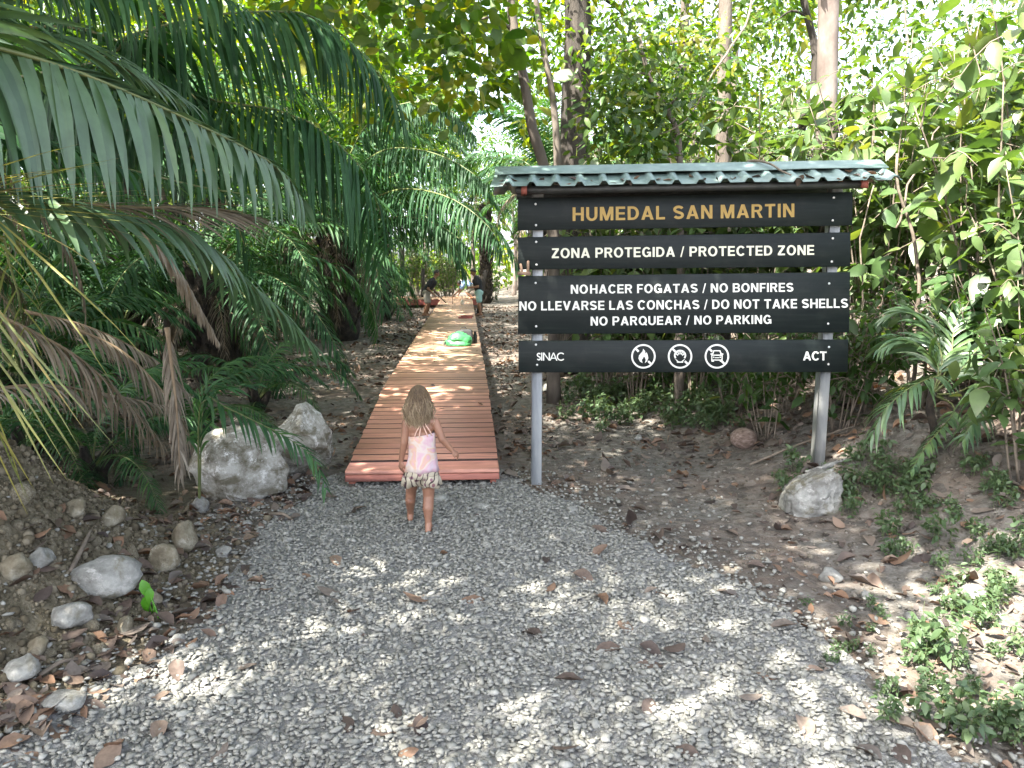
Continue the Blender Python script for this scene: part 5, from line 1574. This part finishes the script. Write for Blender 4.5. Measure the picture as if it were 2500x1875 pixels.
c6 = pix_centers(r, 14, (1880, 2080), (-120, 60), (9.3, 10.5))
add_tree('tree', 'thin crooked dark tree beside the pale-barked one', 'tree', at(1950, 1000, 9.6) * [1, 1, 0] + [0, 0, .4],
         [at(1950, 1000, 9.6) * [1, 1, 0] + [0, 0, .3]] + [at(*w_) for w_ in ((1945, 600, 9.6), (1950, 350, 9.6), (1985, 220, 9.6), (1988, 110, 9.6), (1962, 0, 9.6), (1950, -120, 9.6))], .06, .04, c6, .4, 24, LT_LOW, .1, 306, 'bark_dark', 'small')
c7 = np.vstack([pix_centers(r, 46, (1450, 1680), (90, 390), (8.2, 9.6)), pix_centers(r, 24, (1500, 1800), (60, 240), (8.6, 9.8))])
add_tree('small_tree', 'small forked tree with sunlit leaves rising over the sign roof', 'tree', at(1660, 950, 9) * [1, 1, 0],
         [at(1660, 950, 9) * [1, 1, 0]] + [at(*w_) for w_ in ((1662, 600, 9), (1660, 390, 9), (1652, 320, 9), (1625, 260, 9), (1585, 190, 9), (1560, 90, 9))], .055, .025, c7, .36, 34, LT_MID, .105, 307, 'bark', 'small', rmean=.45)
# added tree, its crown shaped to shade the path (trunk behind the palms)
OPEN = [(*G(a, b)[:2], c, d) for a, b, c, d in ((440, 1590, .35, .12), (850, 1600, .22, .04), (1050, 1420, .1, .03), (1400, 1480, .2, .03), (1750, 1450, .15, .03), (1500, 1760, .2, .03),
        (2080, 1750, .35, .12), (2360, 1600, .6, .4), (1680, 1250, .35, .08), (2090, 1300, .15, .08), (1450, 1120, .3, .15), (420, 1680, .3, .1), (1100, 1790, .2, .06), (700, 900, .5, .3), (800, 860, .4, .3), (1080, 880, .3, .2), (1480, 1010, .5, .2), (1360, 1050, .25, .1), (1680, 1000, .3, .15), (1950, 1060, .3, .12), (1150, 900, .3, .08), (930, 930, .25, .08), (1290, 870, .5, .3), (600, 1000, .4, .2))] + [(-.8, 4.5, .4, .3), (-1.6, 4.3, .3, .2)]
def shade_centers(n, seed, bx, by, gap=.17):
    rr, out = np.random.default_rng(seed), []
    while len(out) < n:
        gx_, gy_ = rr.uniform(*bx), rr.uniform(*by)
        op = .02 + .98 * sstep((fbm(np.array([gx_ * .7, gy_ * 1.3, 3.3]), 3, 9) - .38) / .35)
        if any(((gx_ - a) / (c + gap)) ** 2 + ((gy_ - b) / (d + gap)) ** 2 < 1 for a, b, c, d in OPEN): op = .98
        op = max(op, sstep((gx_ - 3.9) / .8))
        if -1.3 < gx_ < 4.2 and 4.9 < gy_ < 7.6: op = min(op, .0)
        if rr.uniform() < op: continue
        h_ = rr.uniform(5.6, 8.6)
        out.append(np.array([gx_, gy_, 0]) + SUN * (h_ / SUN[2]))
    return np.array(out)
SHC = shade_centers(1300, 5, (-4.4, 4.4), (.4, 10.5))
add_tree('tree', 'added tall tree among the palms, its broad crown shaped to shade the gravel', 'tree', (-5.2, 8.0, 0), [(-5.2, 8.0, 0), (-5.2, 8, 2), (-5.0, 7.6, 4), (-4.4, 6.4, 6), (-4.0, 5.2, 7.2)], .22, .12, SHC, .38, 30, LT_MID, .19, 308, 'bark_dark', 'broad', rmean=.5)
add_tree('tree', 'added dark-trunked tree deep among the palms, its broad crown shaped to shade the boardwalk', 'tree', (-6.4, 17.5, 0), [(-6.4, 17.5, 0), (-6.3, 17.5, 3), (-6, 16.5, 5.5), (-5.4, 15, 7.4)], .26, .14, shade_centers(1300, 6, (-11.0, 3.4), (9.5, 40)), .7, 40, LT_MID, .2, 309, 'bark_dark', 'broad', rmean=.5)  # second added tree, leaf clusters placed to shade the boardwalk and far ground

# forest behind: four kinds copied about
PT = []
for k_, (h, R_, n, per, T, sz, bark, leaf, rm) in enumerate(((7.5, (2.6, 2.6, 2.6), 52, 36, LT_LOW, .17, 'bark', 'broad', .6), (8.5, (2.4, 2.4, 3.2), 56, 34, LT_LOW, .15, 'bark_dark', 'small', .4), (5.2, (2.2, 2.2, 2.2), 54, 34, LT_LOW, .15, 'bark', 'small', .65), (9.5, (3.0, 3.0, 3.0), 56, 34, LT_LOW, .18, 'bark_pale', 'broad', .45))):
    cc = ctr(n, (0, 0, h - R_[2] * .75), R_)
    tm, cm = tree_mesh([(0, 0, -.1), (.1, .05, h * .3), (-.1, .1, h * .6), (0, 0, h * .85)], .14, .05, cc, .75, per, T, sz, 320 + k_, rmean=rm)
    PT.append((tm.mesh('trunk', M[bark]), cm.mesh('crown', M[leaf])))
LBL = ['broad-leaved yellow-green tree in the woods behind the palms', 'dark small-leaved tree in the woods behind the palms', 'low bushy light green tree in the woods behind the palms', 'tall pale-barked tree in the woods behind the palms']
rr = np.random.default_rng(99)
spots = []
while len(spots) < 60:
    x, y = rr.uniform(-19, 24), rr.uniform(14, 46)
    if abs(x) > y * .8 + 2: continue
    if -2.6 < x < 2.4 and y < 37 or (x > .5 * y and y < 30): continue
    if min([math.hypot(x - a, y - b) for a, b in spots] or [9]) < 2.6: continue
    spots.append((x, y))
for i, (x, y) in enumerate(spots):
    k_ = int(rr.integers(0, 4)) if y > 20 else (2, 0)[i % 2]
    t_ = thing('tree', LBL[k_], 'tree', (x, y, float(ground_h(x, y)) - .05), rr.uniform(0, 6.28), 'woodland trees behind the palms, kind %s' % 'abcd'[k_], rr.uniform(.85, 1.2))
    link('trunk', PT[k_][0], t_); link('crown', PT[k_][1], t_)
# the far wood as one mass
mb = MB()
rf = np.random.default_rng(123)
th = rf.uniform(-.95, .95, 900)
dd = rf.uniform(48, 62, 900)
hz = rf.uniform(0, 1, 900) ** 1.3 * (5.5 + 2.5 * np.sin(th * 9) + 1.5 * np.sin(th * 23))
leaf_clusters(mb, np.stack([np.sin(th) * dd, np.cos(th) * dd, hz], 1), 1.5, 22, LT_LOW, .55, rf, rmean=.5)
kind(mb.obj('far_woods', M['broad']), 'stuff')

# ------------------------------------------------------------------ shrubs
def shrub_mesh(h, ns, T, size, seed, spread=.5, twigs=5, lean=(0, 0), per=7, bare=.25, rmean=.5, st=.012):
    r = np.random.default_rng(seed)
    sm, fm = MB(), MB()
    pos, yd, nd, rn = [], [], [], []
    for k_ in range(ns):
        a = k_ * 2.4 + r.uniform(-.4, .4)
        b_ = np.array([math.cos(a), math.sin(a), 0]) * r.uniform(0, .12)
        tip = np.array([math.cos(a) * spread * r.uniform(.3, 1) * h + lean[0], math.sin(a) * spread * r.uniform(.3, 1) * h + lean[1], h * r.uniform(.65, 1)])
        mid_ = b_ * .6 + tip * .45 + [0, 0, h * .12]
        P = smooth_path([b_, mid_, tip], 14)
        tube(sm, P, np.linspace(st, st * .3, 14), 5)
        srcs = [(P, bare)]
        for j in range(twigs):
            i0 = int(r.integers(4, 13))
            d = nrm(r.normal(size=3) * [1, 1, .5] + [0, 0, .25]) * h * r.uniform(.12, .26)
            Q = smooth_path([P[i0], P[i0] + d * .5 + [0, 0, .04 * h], P[i0] + d - [0, 0, .02 * h]], 7)
            tube(sm, Q, np.linspace(st * .45, st * .15, 7), 4)
            srcs.append((Q, .15))
        for (Q, b0) in srcs:
            n = max(3, int(per * (1.5 if len(Q) > 10 else 1)))
            T_ = nrm(np.gradient(Q, axis=0))
            for t in np.linspace(b0, 1, n):
                i = min(int(t * (len(Q) - 1)), len(Q) - 1)
                side = nrm(np.cross(T_[i], r.normal(size=3)))
                pos.append(Q[i] + r.normal(size=3) * .01); yd.append(side * .9 + T_[i] * .5 - [0, 0, .35]); nd.append(np.array([0, 0, 1.0]) + r.normal(size=3) * .4)
                rn.append(rmean + r.normal() * .2)
    pos = np.array(pos)
    scatter_leaves(fm, T, pos, np.array(yd), np.array(nd), size * r.lognormal(0, .28, len(pos)), np.array(rn))
    return fm, sm
SH = {}
def proto(key, leaf, stem, n, **kw):
    SH[key] = []
    for k_ in range(n):
        fm, sm = shrub_mesh(seed=500 + 13 * k_ + len(SH) * 101, **kw)
        SH[key].append((fm.mesh('foliage', M[leaf]), sm.mesh('stem', M[stem])))
proto('tall', 'shrub', 'twig', 4, h=3.3, ns=9, T=LT_OV, size=.17, spread=.28, twigs=8, per=8, bare=.2, rmean=.5)
proto('mid', 'shrub', 'twig', 3, h=1.8, ns=8, T=LT_OV, size=.17, spread=.4, twigs=5, per=6, bare=.2, rmean=.45)
proto('fine', 'small', 'twig', 3, h=2.6, ns=10, T=LT_MID, size=.09, spread=.32, twigs=9, per=9, bare=.2, rmean=.5)
proto('scrub', 'small', 'twig', 3, h=1.15, ns=9, T=LT_MID, size=.085, spread=.5, twigs=8, per=4, bare=.2, rmean=.2, st=.007)
proto('weed', 'weed', 'stem', 4, h=.3, ns=6, T=LT_OV, size=.055, spread=.55, twigs=3, per=4, bare=.15, rmean=.5, st=.0028)
def shrub(key, i, x, y, sc_, name, label, cat, group=None, rz=None, z=None):
    t_ = thing(name, label, cat, (x, y, float(ground_h(x, y)) - .01 if z is None else z), float(RNG.uniform(0, 6.28)) if rz is None else rz, group, sc_)
    f_, s_ = SH[key][i % len(SH[key])]
    link('foliage', f_, t_); link('stem', s_, t_)
    return t_
GA, GB, GC = 'tall pale shrubs behind the sign', 'fine-leaved bushes behind the tall shrubs', 'low scrub on the bank beside the sign'
TALL = [(1.9, 10.2), (2.7, 9.7), (3.5, 9.0), (4.3, 7.8), (5.1, 6.7), (3.9, 8.9), (5.5, 8.0), (4.9, 9.3), (2.9, 9.4), (6.3, 7.5), (6.2, 9.6), (7.2, 8.6), (2.2, 9.8), (4.7, 8.1)]
for i, (x, y) in enumerate(TALL): shrub('tall', i, x, y, RNG.uniform(.9, 1.2), 'shrub', 'tall shrub of large pale green leaves on the bank behind the sign', 'shrub', GA)
for i, (x, y) in enumerate(((2.3, 10.2), (2.9, 11.0), (4.2, 10.6), (6.2, 11.2), (2.7, 12.2), (3.4, 12.4), (5.3, 12.6), (7.9, 10.6), (2.2, 13.6), (8.6, 12.2), (6.9, 13.2))): shrub('fine', i, x, y, RNG.uniform(.9, 1.4), 'bush', 'fine-leaved yellow-green bush standing behind the tall pale shrubs', 'bush', GB)
for i, (x, y) in enumerate(((2.9, 7.1), (3.4, 6.7), (3.9, 6.3), (3.3, 7.6), (4.3, 5.9), (4.7, 5.4), (4.9, 6.2), (2.6, 9.6), (2.1, 10.8), (4.4, 6.7), (5.3, 5.6), (3.7, 6.9), (4.1, 5.9), (4.6, 5.9), (2.9, 8.2), (3.6, 7.3), (4.9, 5.2))): shrub('scrub', i, x, y, RNG.uniform(.8, 1.25), 'scrub_bush', 'low twiggy bush with small dark leaves on the bank beside the sign', 'bush', GC)
shrub('mid', 0, 3.68, 4.75, .8, 'shrub', 'shrub with big drooping leaves cut by the picture edge beside the young palm', 'shrub')
shrub('mid', 1, 4.25, 5.45, 1.0, 'shrub', 'broad-leaved shrub growing over the young palm on the bank', 'shrub')
shrub('mid', 2, 4.5, 4.9, 1.25, 'shrub', 'leafy shrub high on the bank behind the big drooping leaves', 'shrub')
shrub('mid', 1, 4.35, 6.1, 1.35, 'shrub', 'wide shrub of pale leaves behind the young palm', 'shrub')
# understorey far back
rr = np.random.default_rng(17)
c_ = 0
while c_ < 70:
    x, y = rr.uniform(-13, 14), rr.uniform(13, 42)
    if -2.4 < x < 2.2 and y < 35 or abs(x) > y * .75 + 1 or (-6.5 < x < 0 and y < 24): continue
    shrub(('fine', 'scrub')[c_ % 2], c_, x, y, rr.uniform(.8, 1.3) * (1 if c_ % 2 == 0 else 1.6), 'bush', 'woodland bush in the undergrowth beyond the palms', 'bush', 'undergrowth bushes beyond the palms')
    c_ += 1
for i in range(12):
    shrub(('scrub', 'fine')[i % 2], i, rr.uniform(-5, 4), rr.uniform(35, 42), rr.uniform(1.0, 1.6), 'bush', 'twiggy bush closing the view past the end of the boardwalk', 'bush', 'bushes past the end of the boardwalk')
# weeds
def weeds(n, bx, by, sc_, label, group, seed):
    r = np.random.default_rng(seed)
    for k_ in range(n):
        q_ = ghit(r.uniform(*bx), r.uniform(*by))
        shrub('weed', int(r.integers(0, 4)), q_[0], q_[1], r.uniform(*sc_), 'weed', label, 'weed', group, float(r.uniform(0, 6.28)))
weeds(21, (2160, 2560), (1560, 1830), (.35, .75), 'low green weed in the bright patch at the edge of the gravel', 'weeds at the edge of the gravel', 1)
weeds(12, (2200, 2520), (1400, 1560), (.3, .6), 'sparse green weed on the bare dirt beyond the gravel', 'weeds on the bare dirt', 2)
weeds(75, (1380, 1860), (905, 1055), (.6, 1.2), 'leafy green weed in the bed behind the sign posts', 'weeds behind the sign posts', 3)
weeds(24, (1880, 2240), (1120, 1270), (.4, .8), 'small green weed around the wedge-shaped rock', 'weeds around the wedge-shaped rock', 4)
weeds(26, (2150, 2500), (1130, 1400), (.3, .8), 'small green weed at the foot of the bank', 'weeds at the foot of the bank', 5)
weeds(9, (1940, 2160), (1470, 1640), (.2, .4), 'tiny weed seedling between the gravel and the dirt', 'weed seedlings at the gravel border', 6)
q_ = ghit(2275, 1600)
shrub('weed', 1, q_[0], q_[1], .95, 'weed', 'tallest sunlit weed sticking up from the bright patch', 'weed')
# seedling on the mound
q_ = ghit(372, 1500)
sd_ = thing('seedling', 'bright green seedling with one broad leaf beside the oval rock', 'plant', q_)
mb = MB()
for (a, b_) in (((0, 0, 0), (-.035, 0, .12)), ((.01, 0, 0), (-.005, 0, .15)), ((.05, -.05, .0), (-.01, 0, .11))): tube(mb, smooth_path([a, (np.array(a) + b_) / 2 + [.004, 0, .01], b_], 6), [.004] * 6, 5)
M['fresh'] = leafmat('fresh_leaf', [(0.06, 0.22, 0.015), (0.1, 0.3, 0.02)], .3, .4, (1, 1, .2))
mb.obj('stem', M['fresh'], sd_)
mb = MB()
scatter_leaves(mb, LT_OV, np.array([(-.04, 0, .19), (-.005, 0, .15), (-.03, 0, .10)]), np.array([(.35, -.2, -.8), (.1, -.3, -.75), (.0, -.2, -1)]), np.array([(.3, -1, .3), (.6, -.8, .2), (-.3, -1, .2)]), np.array([.11, .09, .1]), np.array([.5, .8, .3]))
mb.obj('foliage', M['fresh'], sd_)
# bare brown stems and hanging vines over the bank
for k_, (P_, r0, lb) in enumerate((
    ([(2225, 1020, 6.6), (2230, 880, 6.6), (2240, 700, 6.6), (2225, 560, 6.6), (2195, 470, 6.6), (2190, 380, 6.6)], .022, 'gnarled brown sapling stem close beside the sign roof end'),
    ([(2190, 560, 6.8), (2215, 470, 6.8), (2260, 380, 6.8), (2290, 310, 6.8)], .012, 'slanting pale stem crossing the gnarled sapling'),
    ([(2135, 1000, 7.3), (2110, 800, 7.3), (2100, 600, 7.3), (2130, 450, 7.3)], .012, 'thin upright stem behind the sign edge'),
    ([(2210, -60, 7.6), (2212, 120, 7.6), (2210, 330, 7.6)], .010, 'hanging thin vine high over the shrubs'),
    ([(1655, 1010, 8.6), (1650, 900, 8.6), (1655, 700, 8.6)], .022, 'thin dark stem standing under the sign boards'),
    ([(1890, 990, 8.0), (1886, 880, 8.0), (1880, 720, 8.0)], .014, 'thin grey stem seen under the boards near the rock post'),
    ([(1840, -40, 8.6), (1820, 60, 8.6), (1740, 180, 8.6), (1680, 290, 8.6), (1600, 330, 8.7)], .014, 'thin bare branch slanting through the leaves over the sign'),
    ([(2400, -60, 7.2), (2360, 140, 7.2), (2345, 420, 7.2), (2360, 700, 7.0)], .008, 'long thin hanging vine in front of the pale leaves'))):
    mb = MB()
    P = np.array([at(*w_) for w_ in P_])
    tube(mb, smooth_path(P, 18) + .02 * np.stack([vnoise(np.arange(18)[:, None] * [.7, 0, 0] + k_ * 9, 3 + j) for j in range(3)], 1), np.linspace(r0, r0 * .5, 18), 7, wob=.25)
    tag(mb.obj('sapling_stem' if 'vine' not in lb else 'vine', M['twig']), lb, 'vine' if 'vine' in lb else 'stem')
# stump-like posts far off
for (px, y0, y1, Y_, r_, lb, ln) in ((1170, 770, 655, 27.5, .09, 'dark bare tree stump beside the upright worker', .25), (1034, 745, 690, 33, .09, 'dark bare trunk behind the red cross boardwalk', 0.)):
    mb = MB()
    a = at(px, y0, Y_)
    tube(mb, [a * [1, 1, 0], a * [1, 1, 0] + [ln * .3, 0, .7], a * [1, 1, 0] + [ln, 0, 1.55]], [r_ * 1.2, r_, r_ * .7], 9, wob=.3)
    tag(mb.obj('stump', M['bark_dark']), lb, 'stump')
# coconut husk, sticks
q_ = ghit(1815, 1090)
V = ICO3[0] * [.13, .105, .105]
V = V * (1 + .05 * fbm(V * 14, 3, 2))[:, None] + q_ + [0, 0, .08]
mb = MB(); mb.add(V, [ICO3[1]])
tag(mb.obj('coconut', surf('coconut_husk', [(0.09, 0.06, 0.045), (0.2, 0.14, 0.11), (0.32, 0.25, 0.21)], 14, 0.9, 0.6, 0.01, stretch=(1, 4, 4))), 'brown dry coconut husk on the leaf litter under the sign', 'coconut')
for k_, (p0, p1, r_, lb) in enumerate((((172, 1405), (222, 1308), .014, 'grey broken stick leaning on the mound above the oval rock'), ((660, 1262), (715, 1280), .016, 'short pale stick lying on leaves before the boulders'),
        ((1830, 1140), (2080, 1050), .012, 'thin fallen branch lying on the bank behind the rock post'), ((2330, 1530), (2500, 1555), .006, 'thin dry twig lying on dirt behind the sunlit weeds'), ((95, 1660), (190, 1625), .012, 'dark stick among the leaves at the mound foot'), ((120, 1130), (280, 1075), .01, 'bare twig lying across the mound top'))):
    a, b = ghit(*p0) + [0, 0, .02], ghit(*p1) + [0, 0, .03]
    mb = MB(); tube(mb, smooth_path([a, (a + b) / 2 + [.01, .01, .02], b], 9), np.linspace(r_, r_ * .6, 9), 7, wob=.3)
    tag(mb.obj('stick', M['twig']), lb, 'stick')

# ------------------------------------------------------------------ fallen leaves
r = np.random.default_rng(31)
DM = []
for k_, T in enumerate(DEADS):
    for c_ in (.08, .32, .55, .8):
        mb = MB(); mb.add(T[0] * [1, 1, .62] - [0, .5, 0], [T[1]], 0, c_)
        DM.append(mb.mesh('fallen_leaf', M['dead']))
def fallen(q_, size, label, group, name='fallen_leaf'):
    o = link(name, DM[int(r.integers(0, len(DM)))], None, tuple(q_ + [0, 0, size * .07 + .010]), (r.normal() * .22, r.normal() * .22, r.uniform(0, 6.28)), size)
    return tag(o, label, 'leaf', group)
cnt = 0
while cnt < 70:
    q_ = ghit(r.uniform(150, 2300), r.uniform(1180, 1870))
    if not in_poly(q_[0], q_[1], PATH): continue
    if r.uniform() > .35 + .65 * math.exp(-poly_dist(q_[0], q_[1], PATH) / .25): continue
    fallen(q_ + [0, 0, .012], r.uniform(.08, .15), 'dry brown fallen leaf lying on the grey gravel path', 'fallen leaves on the gravel path'); cnt += 1
cnt = 0
while cnt < 200:
    q_ = ghit(r.uniform(-20, 800), r.uniform(1200, 1870))
    if in_poly(q_[0], q_[1], PATH) and poly_dist(q_[0], q_[1], PATH) > .12: continue
    h_ = float(ground_h(q_[0], q_[1]))
    if h_ > .12 and r.uniform() < .75: continue
    fallen(q_, r.uniform(.075, .15), 'curled dark brown fallen leaf in the leaf strip between dirt mound and gravel', 'fallen leaves at the foot of the mound'); cnt += 1
cnt = 0
while cnt < 60:
    q_ = ghit(r.uniform(1350, 2520), r.uniform(1170, 1800))
    if in_poly(q_[0], q_[1], PATH): continue
    fallen(q_, r.uniform(.07, .13), 'brown fallen leaf lying on the bare dirt in front of the sign', 'fallen leaves on the dirt before the sign'); cnt += 1
for f_ in (.01, .035, .09, .16, .2, .25, .3, .36, .44, .5, .56, .6, .66, .72, .79, .86, .9, .93, .96, .02, .05, .12, .18, .27, .33, .41, .52, .63, .76, .88, .91, .95, .975):
    t_ = r.uniform(.5, .95)
    a = along(f_)
    q_ = s_b + s_u * (a[0]) + s_n * (yr - run * t_) + np.array([0, 0, a[2] - .03 - rise * t_])
    fallen(q_ - [0, 0, .012], r.uniform(.06, .12), 'small dry leaf lying in a groove of the green sign roof', 'dry leaves on the sign roof')
# the rest of the litter as one mass
n = 60000
x = r.uniform(-9, 9, n)
y = 2.2 + 30 * r.uniform(0, 1, n) ** 1.5
inp = in_poly(x, y, PATH)
hm = ground_h(x, y)
den = np.where(inp, .015, 1.0)
den = np.where((hm > .12) & (x < 0) & (y < 6.5), .2, den)
den = np.where(~inp & (x < 0) & (y < 6.5) & (hm < .12), 2.2, den)
den = np.where((x > .3) & (x < 3.5) & (y < 6.0) & ~inp, .45, den)
k = (r.uniform(0, 1, n) < den * np.clip(.65 + .7 * fbm(np.stack([x * .8, y * .8, 0 * x], 1), 3, 6), .1, 1)) & ~((x > DX0 - .02) & (x < DX1 + .02) & (y > DY0 - .05))
x, y, hm = x[k], y[k], hm[k]
mb = MB()
pk = r.integers(0, len(DEADS), len(x))
for j, T in enumerate(DEADS):
    ix = np.nonzero(pk == j)[0]
    m_ = len(ix)
    yd = np.stack([r.normal(size=m_), r.normal(size=m_), r.normal(size=m_) * .2], 1)
    nd = r.normal(size=(m_, 3)) * .25 + [0, 0, 1]
    scatter_leaves(mb, T, np.stack([x[ix], y[ix], hm[ix] + .012], 1), yd, nd, r.lognormal(math.log(.065), .45, m_).clip(.02, .16), r.uniform(0, 1, m_))
kind(mb.obj('leaf_litter', M['dead']), 'stuff')
# a few leaves and scraps on the deck
for k_ in range(8):
    yy = r.uniform(7, 13)
    q_ = np.array([r.uniform(DX0 + .05, DX1 - .05), yy, deck_z(yy) - .008])
    fallen(q_, r.uniform(.06, .1), 'small dry leaf lying on the planks of the boardwalk', 'dry leaves on the boardwalk')
